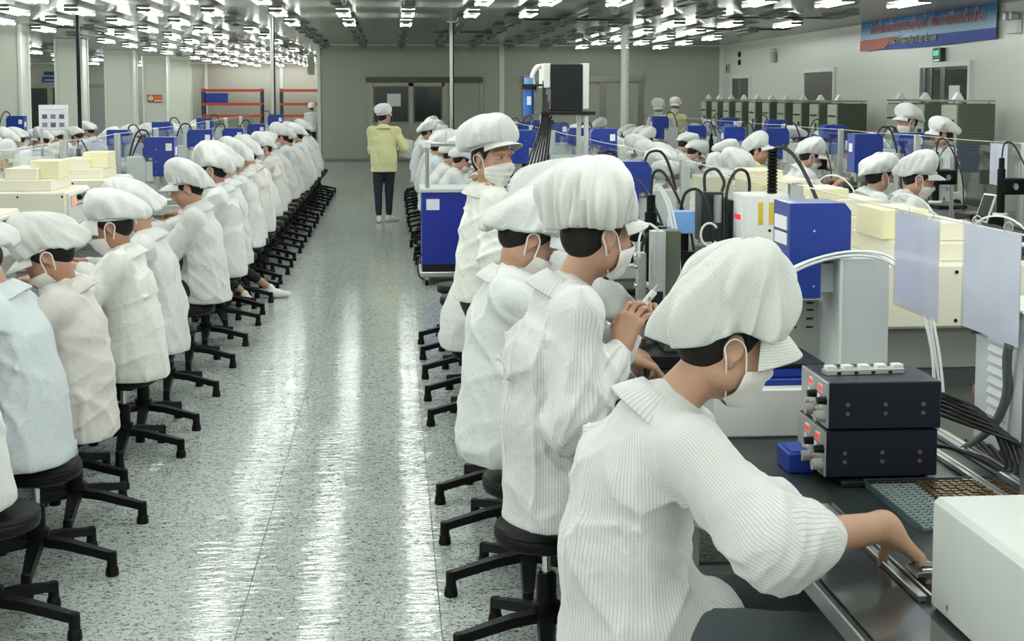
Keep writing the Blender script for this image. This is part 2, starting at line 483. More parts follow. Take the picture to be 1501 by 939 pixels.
def pose_sit(lean=12, hunch=18, pitch=35, yaw=0, roll=0, seat=.42, reach=(.36,.36), hz=(.86,.86), hx=(.12,.12), out=.10, twist=0, legs=0, asym=0):
    P = A3(0, .0, seat+.10); a = RAD(lean); b = RAD(lean+hunch)
    Wp = P+A3(0, math.sin(a), math.cos(a))*.16; Ch = Wp+A3(0, math.sin((a+b)/2), math.cos((a+b)/2))*.17
    N = Ch+A3(0, math.sin(b), math.cos(b))*.16
    nk = RAD(lean+hunch+pitch*.45)
    Hc = N+A3(-math.sin(RAD(yaw))*.02, math.sin(nk)*.085, math.cos(nk)*.085)+A3(0,.02,.055)
    M = rotm(pitch, yaw, roll)
    tw = rotm(0, twist, 0)
    j = dict(P=P, W=Wp, C=Ch, N=N, H=Hc, M=M, kind='sit')
    for i, q in enumerate((1, -1)):
        S = N+tw@A3(q*.155, -.005, -.045)
        wr = A3(q*hx[i], P[1]+reach[i]+.02, hz[i])
        E, wr = two_bone(S, wr, .25, .22, (q*.5, -.35, -.9+asym*q))
        j['S%d' % i] = S; j['E%d' % i] = E; j['R%d' % i] = wr
        hip = P+A3(q*.085, .02, -.02)
        kn = A3(q*.11, .40, .47 if legs == 0 else .45); an = A3(q*.10, .36+.1*legs, .09)
        if legs == 2 and q < 0: kn = A3(q*.12, .26, .33); an = A3(q*.16, .02, .09)
        if legs == 3: kn = A3(q*.10, .33, .40); an = A3(q*.09, .08, .10)
        j['h%d' % i] = hip; j['k%d' % i] = kn; j['a%d' % i] = an
    return j
def pose_stand(h=1.56, lean=4, pitch=15, yaw=0, reach=(.25,.25), hz=(1.0,1.0), hx=(.12,.12), step=.0, roll=0):
    s = h/1.56; P = A3(0, 0, .80*s); a = RAD(lean); N = P+A3(0, math.sin(a), math.cos(a))*.47*s
    j = dict(P=P, W=P+(N-P)*.33, C=P+(N-P)*.66, N=N, M=rotm(pitch, yaw, roll), kind='stand')
    j['H'] = N+A3(0, .035, .148*s)
    for i, q in enumerate((1, -1)):
        S = N+A3(q*.16, 0, -.045); wr = A3(q*hx[i], reach[i], hz[i])
        E, wr = two_bone(S, wr, .26, .23, (q*.5, -.6, -.5))
        j['S%d' % i] = S; j['E%d' % i] = E; j['R%d' % i] = wr
        j['h%d' % i] = P+A3(q*.08, 0, -.02)
        j['k%d' % i] = A3(q*.085, .03+step*q*.5, .44*s); j['a%d' % i] = A3(q*.085, step*q, .085)
    return j

def ring_mesh(mb_v, mb_f, rows, segs, closed=True):
    pass

def cap_parts(M, c, seg, rows, seed, dims=(.122,.112,.165,.135), sag=.02, pleat=.006, npl=22, lump=.010, back=0.0, tiltband=.22, brim=.062, brim_droop=.02, res_attr=True):
    """puffy work cap: returns (cap verts, faces, stripe), (band), (brim)"""
    rs = np.random.RandomState(seed); ax, af, ab, h = dims
    ph = np.linspace(0, 2*PI, seg, endpoint=False); R_ = rs.uniform(0, 6, 8)
    ph_b = ph+.10*np.sin(3*ph+R_[0])
    def band(phi, z):
        x = .086*np.sin(phi); y = -.006+.104*np.cos(phi); return np.stack([x, y, .040+tiltband*y+z+0*phi], -1)
    V = [band(ph, 0.0), band(ph, .013)*A3(1.02,1.02,1)]
    for i in range(rows):
        t = (i+.6)/rows; th = RAD(-42+132*min(t, .985)); rad = max(math.cos(th), .02)**.72
        cy = np.cos(ph); ay = np.where(cy > 0, af, ab)
        bx = ax*np.sin(ph)*rad; by = (ay*cy)*rad-.012
        zb = .040+tiltband*by*.6+.058+sag*0; z = zb+(h*.78)*math.sin(th)
        fade = math.exp(-3.2*t)*(1 if t > .04 else .5)
        pl = 1+(pleat/.12)*fade*2.2*np.cos(npl*ph_b+R_[1])+(lump/.12)*(.9*np.sin(3*ph+5*t+R_[2])+.45*np.sin(7*ph-6*t+R_[3]+1.5*np.sin(2*ph+R_[6]))+.30*np.sin(11*ph+9*t+R_[4]+2*np.sin(3*ph)))*math.sin(PI*min(1, t+.1))**.7
        x = bx*pl; y = by*pl
        zz = z-sag*np.maximum(0, -cy)*rad*1.4+lump*.7*np.sin(4*ph+R_[5]+4*t)*rad-back*np.maximum(0, -cy)*rad
        k = min(1, t/.10); b0 = V[1]
        V.append(np.stack([x, y, zz], -1)*k+b0*(1-k) if k < 1 else np.stack([x, y, zz], -1))
    top = V[-1].mean(0)[None]
    n = len(V); v = np.concatenate(V+[top]); f = []
    for r in range(n-1):
        a = np.arange(seg); b = (a+1) % seg; f.append(np.stack([r*seg+a, r*seg+b, (r+1)*seg+b, (r+1)*seg+a], 1)[:, ::-1])
    f = np.concatenate(f); k = n*seg
    tri = [(int((n-1)*seg+a), int((n-1)*seg+(a+1) % seg), k) for a in range(seg)]
    attr = v[:,2]*1.0+v[:,1]*.22
    w = v@M.T+c
    # band: a thin ring sitting just outside the cap's foot
    bv = np.concatenate([band(ph, -.004)*A3(1.03,1.03,1), band(ph, .012)*A3(1.06,1.05,1), band(ph, .016)*A3(1.0,1.0,1)])@M.T+c
    a = np.arange(seg); b = (a+1) % seg
    bf = np.concatenate([np.stack([a, b, seg+b, seg+a], 1)[:, ::-1], np.stack([seg+a, seg+b, 2*seg+b, 2*seg+a], 1)[:, ::-1]])
    # brim
    m = max(8, seg//3); pb = np.linspace(-RAD(66), RAD(66), m); rows_b = []
    for u, th in ((0,.0), (.33,.0), (.66,.0), (1,.0), (1,-.004), (.5,-.005), (0,-.005)):
        e = band(pb, .002)*A3(1.03,1.03,1); ex = brim*np.maximum(np.cos(pb*90/72), 0)**.55*u
        o = np.stack([np.sin(pb)*ex*.8, np.cos(pb)*ex+ex*.15, -brim_droop*(u**1.3)*(1.0+.9*(pb/RAD(66))**2)+th], -1)
        rows_b.append(e+o)
    rv = np.concatenate(rows_b)@M.T+c; rf = []
    for r in range(len(rows_b)-1):
        a = np.arange(m-1); rf.append(np.stack([r*m+a, r*m+a+1, (r+1)*m+a+1, (r+1)*m+a], 1))
    return (w, f, tri, attr), (bv, bf), (rv, np.concatenate(rf))

def poly_mesh(name, v, quads, tris, m, attr=None):
    me = bpy.data.meshes.new(name)
    me.from_pydata(v.tolist(), [], [tuple(q) for q in quads.tolist()]+[tuple(t) for t in tris])
    if attr is not None:
        a = me.attributes.new('stripe', 'FLOAT', 'POINT'); a.data.foreach_set('value', attr.astype(np.float32))
    me.materials.append(m); me.shade_smooth(); return me

def shrink(fn, org, dirs, off):
    t = np.full(len(dirs), .22)
    for _ in range(40): t -= np.clip(fn(org+dirs*t[:,None])-off, -.03, .03)
    return org+dirs*t[:,None]

def mask_parts(M, c, H, cut=1.0, res=14, pleats=False, low=False):
    g = A3(0,.0,-.045)
    az = np.linspace(-68, 68, res+3); el = np.linspace(-58, 19, res); D = []
    for e in el:
        w = 1-.20*abs((e+8)/50)**2
        for a in az:
            ee = e-max(0, (e-2)/23)*16*(abs(a)/68)**1.5
            D.append((math.sin(RAD(a*w))*math.cos(RAD(ee)), math.cos(RAD(a*w))*math.cos(RAD(ee)), math.sin(RAD(ee))))
    D = np.array(D); v = shrink(H, g, D, .006)
    # the mask stands away from mouth and chin
    bulge = np.exp(-((D[:,0]/.55)**2))*np.exp(-((D[:,2]+.15)/.5)**2); v = v+D*(.010*bulge)[:,None]
    if pleats: v = v+D*(.0022*np.sin(D[:,2]*26))[:,None]
    n = len(az); f = np.array([(r*n+k, r*n+k+1, (r+1)*n+k+1, (r+1)*n+k) for r in range(len(el)-1) for k in range(n-1)])
    edge = [v[(len(el)-3)*n], v[2*n], v[(len(el)-3)*n+n-1], v[2*n+n-1]]
    loops = []
    for q, (u, l) in ((-1, edge[:2]), (1, edge[2:])):
        loops.append([u, A3(q*.083,.012,.012), A3(q*.089,-.020,.022), A3(q*.088,-.034,.0), A3(q*.084,-.018,-.030), l])
    return (v@M.T+c, f), [[p@M.T+c for p in L] for L in loops]

def collar_mesh(N, up, fwd, m, r=.062, seg=26, w=.046):
    up = unit(up); fwd = unit(np.array(fwd)-up*(np.array(fwd)@up)); rt = np.cross(fwd, up)
    prof = [(.010,-.020), (.000,.018), (.003,.030), (.012,.032), (.030,.012), (.012+w,-.022), (.010+w,-.027), (.024,-.004)]
    ph = np.linspace(RAD(16), RAD(344), seg); V = []
    for a, b in prof:
        g = 1+.25*np.exp(-((np.abs(ph-PI)-2.7)/.5)**2)
        rad = r+a*g; zz = b-.020*(1+np.cos(ph))*.5*(1+a*20)
        V.append(N+np.outer(np.sin(ph)*rad*1.08, rt)+np.outer(np.cos(ph)*rad*1.05, fwd)+np.outer(zz, up))
    n = len(V); V = np.concatenate(V); F = [(i*seg+k, i*seg+k+1, ((i+1) % n)*seg+k+1, ((i+1) % n)*seg+k) for i in range(n) for k in range(seg-1)]
    ends = [tuple(i*seg for i in range(n)), tuple(i*seg+seg-1 for i in range(n))[::-1]]
    at = np.tile(ph*.085, n)
    return poly_mesh('collar', V, np.array(F), ends, m, at)

def make_person(j, label, loc=(0,0), rz=0, res=.012, cloth=None, capm=None, seed=1, group=None, skin_m=None,
                mask=True, cap=True, capd={}, coat_r=1.0, hem=None, legs_m=None, shoes=None, hands=None, eyes=False, folds=.011,
                sleeve=1.0, short=(0,0), arm_r=1.0, hairlen=.0, lat=None, root_name='worker', cuff=None, maskpl=False, capz=0.0, captilt=9):
    cloth = cloth or white_cloth; capm = capm or cap_cloth; skin_m = skin_m or skin; legs_m = legs_m or trouser_m
    root = thing(root_name, label, 'person', (loc[0], loc[1], 0), rz, group)
    P, Wp, Ch, N, H, M = (j[k] for k in 'PWCNHM')
    lat = A3(1,0,0) if lat is None else unit(lat)
    fine = res <= .009
    # --- body: head, neck, arms with hands, legs
    HS = head_sdf(ears=res < .02)
    hres = min(res, .012)*(.45 if fine else .6) if res < .02 else .011
    neck = SDF().cone((N-H)@M, (N-H)@M*.25+A3(0,-.012,-.03), .054, .050, .02).cone((N-H)@M+A3(0,-.0,-.03), (N-H)@M, .07, .055, .02)
    def hb(X):
        a = HS(X); b = neck(X); h = np.maximum(.03-np.abs(a-b), 0)/.03; return np.minimum(a, b)-h*h*.0075
    lo = np.minimum(A3(-.10,-.12,-.14), ((N-H)@M)-.085); hi = np.maximum(A3(.10,.13,.14), ((N-H)@M)+.085)
    v, f = surface(hb, max(hres, .0034), (lo, hi), .01); parts = [(v@M.T+H, f)]
    hands = hands or {}
    for i, q in enumerate((1, -1)):
        hd = hands.get(i, {})
        if hd is None: continue
        E, Rw = j['E%d' % i], j['R%d' % i]
        d = unit(hd.get('d', unit(Rw-E)+A3(0,0,-.15))); n = np.array(hd.get('n', (0,-.15,-1)), float)
        s = SDF(); s.cone(E, Rw, .036*arm_r, .024*arm_r, .02)
        hand_sdf(s, Rw+d*.01, d, n, hd.get('side', q), hd.get('curl', (28,40,25)), hd.get('spread', 5), hd.get('thumb', 38), hd.get('thick', 1.0 if res < .013 else 1.25), hd.get('pinch', 0))
        parts.append(surface(s, .0036 if fine else (.0055 if res < .02 else .010), None, .008))
    core = SDF().cone(P, Ch, .09, .08, .05, lat, 1.3).cone(Ch, N, .08, .05, .05, lat, 1.2)
    for i in (0, 1):
        core.cone(N, j['S%d' % i], .05, .05, .04); core.cone(j['S%d' % i], j['E%d' % i], .045, .038, .03)
        core.cone(j['h%d' % i], j['k%d' % i], .07, .045, .04); core.cone(j['k%d' % i], j['a%d' % i], .045, .033, .03)
    parts.append(surface(core, .026 if res < .02 else .035))
    b = link('body', np_mesh('body', parts, skin_m), root)
    # --- coat
    s = SDF(); cr = coat_r; k = .05
    seated = j['kind'] == 'sit'
    hz = hem if hem is not None else (P[2]-.105 if seated else P[2]-.14)
    if seated:
        s.cone(P+A3(0,0,-.07), P+A3(0,.01,.03), .150*cr, .135*cr, k, lat, 1.30)
        s.cone(P+A3(0,.04,-.02), P+A3(0,.17,-.02), .11*cr, .085*cr, k, lat, 1.5)
    else:
        s.cone((P[0],P[1],hz-.05), P+A3(0,0,.05), .145*cr, .125*cr, k, lat, 1.30)
    s.cone(P+A3(0,0,.03), Wp, .130*cr, .122*cr, k, lat, 1.28)
    s.cone(Wp, Ch, .122*cr, .118*cr, k, lat, 1.32)
    s.cone(Ch, N+(Ch-N)*.30, .116*cr, .085*cr, k, lat, 1.30)
    s.cone(N+(Ch-N)*.3, N+(N-Ch)*.06, .080, .060, k)
    arms = []
    for i, q in enumerate((1, -1)):
        S, E, Rw = j['S%d' % i], j['E%d' % i], j['R%d' % i]
        s.cone(N+(Ch-N)*.28, S, .066, .062*(.6+.4*sleeve), .06)
        sh = short[i]; Re = E+(Rw-E)*(1-sh)-unit(Rw-E)*.005
        s.cone(S, E, .060*(.6+.4*sleeve), .068*sleeve, .055); s.cone(E, E+(Re-E)*.75, .068*sleeve, .060*sleeve, .03); s.cone(E+(Re-E)*.75, Re, .058*sleeve, .034*(1+.35*(sleeve-1))*arm_r+.006, .015)
        arms.append((S, E, Re))
    fw = fold_warp(seed, folds)
    def warp(X, d):
        d = fw(X, d)
        for i, (S, E, Re) in enumerate(arms):                        # creases round the elbow
            t = np.linalg.norm(X-E, axis=1); ax_ = unit(Re-S)
            d = d-folds*.8*np.exp(-(t/.13)**2)*(1-np.abs(np.sin((X-E)@ax_*62+2*np.sin(X@unit(np.cross(ax_, (0,.3,1)))*26+seed))))
        return d
    s.warp = warp; s.cut((0,0,hz), (0,0,-1))
    for S, E, Re in arms: pass
    sv, sf = surface(s, res, None, .02+folds*2)
    att = None
    if cloth is stripe_cloth or fine:
        ct = (P+Ch)/2; fwd = unit(np.cross((0,0,1), lat)); X = sv-ct
        att = np.arctan2(X@lat/1.25, -(X@fwd))*.155
        seg = SDF().cone(P, Wp, .13, .12, .03, lat, 1.3).cone(Wp, Ch, .12, .12, .03, lat, 1.3).cone(Ch, N, .11, .06, .03, lat, 1.3)(sv)
        for S, E, Re in arms:
            ad = np.minimum(SDF().cone(S, E, .068*sleeve, .066*sleeve)(sv), SDF().cone(E, Re, .066*sleeve, .05)(sv))
            ax2 = unit(Re-S); o = unit((S-N)-ax2*((S-N)@ax2)); e2 = np.cross(ax2, o)
            Ln = np.stack([S, E, Re]); tt = np.clip(((sv-S)@(E-S))/((E-S)@(E-S)), 0, 1)[:,None]; t2 = np.clip(((sv-E)@(Re-E))/((Re-E)@(Re-E)), 0, 1)[:,None]
            c1 = S+(E-S)*tt; c2 = E+(Re-E)*t2; d1 = np.linalg.norm(sv-c1, axis=1); d2 = np.linalg.norm(sv-c2, axis=1)
            cc = np.where((d1 < d2)[:,None], c1, c2); Y_ = sv-cc
            at2 = np.arctan2(Y_@e2, Y_@o)*.075*sleeve+.003
            att = np.where(ad < seg-.012, at2, att)
    link('coat', np_mesh('coat', [(sv, sf)], cloth, att), root)
    if res < .02: link('collar', collar_mesh(N+(N-Ch)*.06, unit(N-Ch)*.7+unit(H-N)*.5, M[:,1]*.3+unit(np.cross((0,0,1), lat)), cloth, seg=26 if fine else 14), root)
    # --- legs
    t = SDF(); t.cone(P+A3(0,-.0,-.02), P+A3(0,.02,.0), .12, .12, .05, lat, 1.25)
    for i in (0, 1):
        hh, kk, aa = j['h%d' % i], j['k%d' % i], j['a%d' % i]
        t.cone(hh, kk, .086, .062, .04); t.cone(kk, aa+(kk-aa)*j.get('ankle', .10), .060, .044, .02)
    tf = fold_warp(seed+7, .004); t.warp = lambda X, d: tf(X, d)
    tv, tfc = surface(t, max(res*1.5, .014)); link('trousers', np_mesh('trousers', [(tv, tfc)], legs_m), root)
    if res < .03:
        for i in (0, 1):
            aa = j['a%d' % i]; dr = unit(j.get('foot%d' % i, A3(0,1,0))); z0 = aa[2]-.085
            a0 = A3(aa[0], aa[1], 0)
            sh_ = SDF().cone(a0-dr*.035+A3(0,0,z0+.036), a0+dr*.06+A3(0,0,z0+.034), .033, .036, .02).cone(a0+dr*.05+A3(0,0,z0+.032), a0+dr*.150+A3(0,0,z0+.026), .037, .026, .03).cone(a0-dr*.01+A3(0,0,z0+.05), aa+A3(0,0,.0), .034, .036, .03).cut((0,0,z0), (0,0,-1))
            link('shoe', np_mesh('shoe', [surface(sh_, .007 if res < .015 else .012)], shoes or shoe_dark), root)
    # --- hair
    hs = SDF(); hs.ell((0,-.016,.033), (.0795,.096,.096), .02)
    hs.ell((0,-.055,-.018-hairlen), (.056,.042,.048+hairlen), .05)
    for q in (-1, 1): hs.ell((q*.071,.010,.030), (.009,.014,.030), .02)
    hs.cut((0,.060,.03), (0,1,.25)); hs.ell((0,.10,-.045), (.2,.085,.060), .01, op='s')
    for q in (-1, 1): hs.ell((q*.082,-.006,-.006), (.020,.026,.040), .01, op='s')
    if cap: hs.cut((0,0,.105), (0,-.2,1))
    hv, hf = surface(hs, .0055 if fine else (.009 if res < .02 else .015)); link('hair', np_mesh('hair', [(hv@M.T+H, hf)], hair_m), root)
    # --- cap
    if cap:
        seg, rows = (120, 40) if fine else ((64, 22) if res < .02 else (30, 10))
        cc, bb, rr = cap_parts(M@rotm(-captilt), H+M[:,2]*capz, seg, rows, seed, **capd)
        co = link('cap', poly_mesh('cap', cc[0], cc[1], cc[2], capm, cc[3]), root)
        if res < .02: link('cap_band', poly_mesh('cap_band', bb[0], bb[1], [], capm, bb[0][:,2]), co)
        link('brim', poly_mesh('brim', rr[0], rr[1], [], capm, rr[0][:,2]), co)
    # --- mask
    if mask:
        (mv, mf), loops = mask_parts(M, H, HS, res=(20 if fine else 10), pleats=maskpl)
        mo = link('face_mask', poly_mesh('face_mask', mv, mf, [], mask_m), root)
        if res < .02:
            for L in loops: MB().tube(L, .0022 if fine else .003, n=6, smooth=4).build('ear_loop', mask_m, mo, True)
    if eyes:
        for q in (-1, 1):
            e = MB(); c0 = A3(q*.031,.0885,.013)
            e.lathe([(.0001,-.006), (.006,-.004), (.0085,0), (.006,.004), (.0001,.006)], n=12)
            vv = np.array(e.v)*A3(1.25,.55,.85)+c0; e.v = [tuple(x) for x in (vv@M.T+H)]; eo = e.build('eye', eye_w, root, True)
            e = MB(); e.lathe([(.0001,-.001), (.0044,-.0005), (.0044,.0005), (.0001,.001)], n=14)
            vv = np.array(e.v)[:, [0,2,1]]+A3(q*.031+.0, .0935, .0135); e.v = [tuple(x) for x in (vv@M.T+H)]; e.build('iris', hair_m, eo)
            for nm, zz, yy, rr_, wd in (('eyebrow', .034, .0935, .0030, .016), ('eyelid', .0195, .0925, .0016, .012)):
                pts = [A3(q*(.031+x*wd), yy-abs(x)*.0-.004*x*x-(.006*x if x > 0 else 0), zz-.004*x*x+(.001 if x < 0 else 0)) for x in (-1,-.5,0,.5,1)]
                MB().tube([p@M.T+H for p in pts], rr_, n=6, smooth=3).build(nm, brow_m, root, True)
    return root
# ---------------------------------------------------------------- the room
def floor_mat():
    m = bpy.data.materials.new('speckled_vinyl'); m.use_nodes = True; nt = m.node_tree; b = nt.nodes['Principled BSDF']; L = nt.links.new
    N = nt.nodes.new
    g = N('ShaderNodeNewGeometry'); mp = N('ShaderNodeMapping'); mp.inputs['Scale'].default_value = (52, 85, 52); L(g.outputs['Position'], mp.inputs['Vector'])
    n = N('ShaderNodeTexNoise'); n.inputs['Scale'].default_value = 1.0; n.inputs['Detail'].default_value = 2.5; n.inputs['Roughness'].default_value = .62; n.inputs['Distortion'].default_value = 1.6
    L(mp.outputs[0], n.inputs['Vector'])
    r = N('ShaderNodeMapRange'); r.inputs[1].default_value = .535; r.inputs[2].default_value = .58; L(n.outputs['Fac'], r.inputs[0])
    big = N('ShaderNodeTexNoise'); big.inputs['Scale'].default_value = 1.3; big.inputs['Detail'].default_value = 3; L(g.outputs['Position'], big.inputs['Vector'])
    base = N('ShaderNodeMix'); base.data_type = 'RGBA'; base.inputs['A'].default_value = (.47,.53,.50,1); base.inputs['B'].default_value = (.56,.61,.59,1); L(big.outputs['Fac'], base.inputs['Factor'])
    mx = N('ShaderNodeMix'); mx.data_type = 'RGBA'; mx.inputs['B'].default_value = (.045,.062,.056,1); L(base.outputs['Result'], mx.inputs['A'])
    ms = N('ShaderNodeMath'); ms.operation = 'MULTIPLY'; ms.inputs[1].default_value = .92; L(r.outputs[0], ms.inputs[0]); L(ms.outputs[0], mx.inputs['Factor'])
    L(mx.outputs['Result'], b.inputs['Base Color'])
    b.inputs['Roughness'].default_value = .10; b.inputs['Specular IOR Level'].default_value = .38
    wv = N('ShaderNodeTexNoise'); wv.inputs['Scale'].default_value = 1; wv.inputs['Detail'].default_value = 2
    m2 = N('ShaderNodeMapping'); m2.inputs['Scale'].default_value = (6, 24, 6); L(g.outputs['Position'], m2.inputs['Vector']); L(m2.outputs[0], wv.inputs['Vector'])
    bp = N('ShaderNodeBump'); bp.inputs['Strength'].default_value = .42; bp.inputs['Distance'].default_value = .007; L(wv.outputs['Fac'], bp.inputs['Height']); L(bp.outputs['Normal'], b.inputs['Normal'])
    return m
floor_m = floor_mat()
def ceil_mat():
    m = bpy.data.materials.new('glossy_ceiling_panel'); m.use_nodes = True; nt = m.node_tree; b = nt.nodes['Principled BSDF']; L = nt.links.new; N = nt.nodes.new
    b.inputs['Base Color'].default_value = (.25,.265,.235,1); b.inputs['Roughness'].default_value = .25; b.inputs['Specular IOR Level'].default_value = .8; b.inputs['Metallic'].default_value = .35
    g = N('ShaderNodeNewGeometry'); mp = N('ShaderNodeMapping'); mp.inputs['Scale'].default_value = (.4, 9, 1); L(g.outputs['Position'], mp.inputs['Vector'])
    n = N('ShaderNodeTexNoise'); n.inputs['Scale'].default_value = 1; n.inputs['Detail'].default_value = 2; L(mp.outputs[0], n.inputs['Vector'])
    bp = N('ShaderNodeBump'); bp.inputs['Strength'].default_value = .03; bp.inputs['Distance'].default_value = .03; L(n.outputs['Fac'], bp.inputs['Height']); L(bp.outputs['Normal'], b.inputs['Normal'])
    return m
ceil_m = ceil_mat()
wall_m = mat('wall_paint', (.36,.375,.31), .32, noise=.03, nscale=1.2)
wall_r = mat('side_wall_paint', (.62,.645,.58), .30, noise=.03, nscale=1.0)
pillar_m = mat('pillar_paint', (.66,.68,.60), .35, noise=.02, nscale=2)
trim_m = mat('white_trim', (.70,.72,.68), .35)
slab_m = mat('floor_joint', (.10,.12,.11), .6)

fl = struct('floor', MB().box(-17.2, -3, -.06, RX+.2, DEEPY+.3, -.012), slab_m)
# sheets of vinyl, 0.665 m wide; near the aisle each is a piece of its own, the rest is wide sheet
x0s = [-.5155+.6685*i for i in range(-3, 4)]
tile_me = {}
ys = [-.9, 1.15, 6.56, 11.96, 17.4, 22.8, 28.2, 33.5, 37.88]
for i in range(len(x0s)-1):
    for k in range(len(ys)-1):
        if k == 0: continue
        key = round(ys[k+1]-ys[k], 2)
        if key not in tile_me: tile_me[key] = MB().box(0, 0, -.012, .6685-.0022, key-.002, 0, c=.0008).mesh('floor_tile', floor_m)
        o = link('floor_tile', tile_me[key], fl, (x0s[i], ys[k], 0))
MB().box(-17.2, -3, -.012, x0s[0]-.002, DEEPY+.3, 0).build('floor_sheet', floor_m, fl)
MB().box(x0s[-1], -3, -.012, RX+.2, BACKY+.2, 0).build('floor_sheet', floor_m, fl)
MB().box(x0s[0]-.002, -3, -.012, x0s[-1], ys[1]-.002, 0).build('floor_sheet', floor_m, fl)
MB().box(x0s[0]-.002, ys[-1], -.012, -1.9, DEEPY+.3, 0).build('floor_sheet', floor_m, fl)

ce = struct('ceiling', MB().box(-17.2, -3, CEIL+.03, RX+.2, DEEPY+.3, CEIL+.15), ceil_m)
pan = MB().box(-17.2, 0, CEIL, RX+.05, 1.176, CEIL+.03, c=.004).mesh('ceiling_panel', ceil_m)
for i in range(54): link('ceiling_panel', pan, ce, (0, -3+i*1.18, 0))

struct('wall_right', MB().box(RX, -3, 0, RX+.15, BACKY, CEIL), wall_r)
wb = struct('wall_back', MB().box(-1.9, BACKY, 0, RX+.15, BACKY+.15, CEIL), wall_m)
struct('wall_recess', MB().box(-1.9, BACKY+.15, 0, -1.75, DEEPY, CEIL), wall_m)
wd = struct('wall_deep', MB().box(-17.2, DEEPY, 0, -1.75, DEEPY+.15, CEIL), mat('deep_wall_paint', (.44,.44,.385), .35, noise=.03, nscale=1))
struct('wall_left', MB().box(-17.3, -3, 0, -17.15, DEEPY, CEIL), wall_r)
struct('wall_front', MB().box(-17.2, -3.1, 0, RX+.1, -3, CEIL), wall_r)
n_t = [0]
def trim(x0, y0, z0, x1, y1, z1, m=trim_m):
    n_t[0] += 1; return struct('trim_%d' % n_t[0], MB().box(x0,y0,z0,x1,y1,z1,c=.004), m)
trim(-1.94, BACKY-.03, 0, -1.86, BACKY+.02, CEIL)
trim(2.86, BACKY-.02, 0, 2.99, BACKY+.0, CEIL)
trim(RX-.10, BACKY-.06, 0, RX, BACKY, CEIL)
trim(-1.85, BACKY-.02, CEIL-.03, RX, BACKY, CEIL)
trim(-17, DEEPY-.02, CEIL-.05, -1.9, DEEPY, CEIL)
trim(-1.85, BACKY-.015, 0, RX, BACKY, .07, mat('skirting', (.22,.24,.2), .4))
for x in (-7.7, -4.93, -4.62): trim(x, DEEPY-.06, 0, x+.12, DEEPY, CEIL)
# row of boxed pillars on the left
pil = []
for k, (xa, xb, y) in enumerate(((-7.62,-7.02,27.8), (-8.0,-7.40,35.0), (-8.52,-7.72,43.6), (-8.5,-7.74,50.0), (-8.9,-8.0,57.5), (-7.35,-6.7,21.4))):
    d = .62
    p = MB().box(xa, y, 0, xb, y+d, CEIL).build('pillar', pillar_m)
    tag(p, kind='structure')
    for cx, cy in ((xa,y), (xb,y), (xb,y+d)):
        MB().box(cx-.035, cy-.035, 0, cx+.035, cy+.035, CEIL, c=.01).build('corner_strip', trim_m, p)
    pil.append(p)

# doors in the back wall
frame_m = mat('metal_door_frame', (.30,.29,.24), .3, .7)
frame_d = mat('dark_door_head', (.10,.10,.075), .4, .5)
glass_dark = mat('dark_door_glass', (.012,.022,.02), .08, spec=.6)
leaf_m = mat('door_leaf_paint', (.33,.34,.28), .4)
def yb(px): return px
d1 = MB()
d1.box(-.68, BACKY-.10, 2.07, 2.42, BACKY-.0, 2.22)
dr = struct('door_1', d1, frame_d)
MB().box(-.62, BACKY-.05, 0, -.48, BACKY, 2.08).box(.45, BACKY-.05, 0, .57, BACKY, 2.08).box(1.34, BACKY-.05, 0, 1.50, BACKY, 2.08).box(2.33, BACKY-.05, 0, 2.42, BACKY, 2.08).box(-.5, BACKY-.05, 1.98, 1.4, BACKY, 2.08).build('door_frame', frame_m, dr)
for xa, xb in ((-.48,.45), (.57,1.34)):
    lf = MB().box(xa, BACKY-.04, .04, xb, BACKY-.005, 1.0).build('door_leaf', leaf_m, dr)
    MB().box(xa+.04, BACKY-.045, 1.05, xb-.04, BACKY-.01, 1.96).build('door_glass', glass_dark, dr)
MB().box(1.50, BACKY-.03, .04, 2.33, BACKY-.004, 2.07).build('side_panel', leaf_m, dr)
d2 = struct('door_2', MB().box(3.5, BACKY-.10, 2.10, 6.72, BACKY, 2.26), frame_m)
MB().box(6.58, BACKY-.05, 0, 6.72, BACKY, 2.12).box(5.55, BACKY-.05, 0, 5.72, BACKY, 2.12).box(3.5, BACKY-.05, 0, 3.62, BACKY, 2.12).build('door_frame', frame_m, d2)
MB().box(5.72, BACKY-.03, .04, 6.58, BACKY-.004, 2.10).build('door_leaf', leaf_m, d2)
MB().box(3.7, BACKY-.03, .04, 5.55, BACKY-.004, 2.05).build('door_glass', mat('pale_door_glass', (.36,.38,.31), .15), d2)
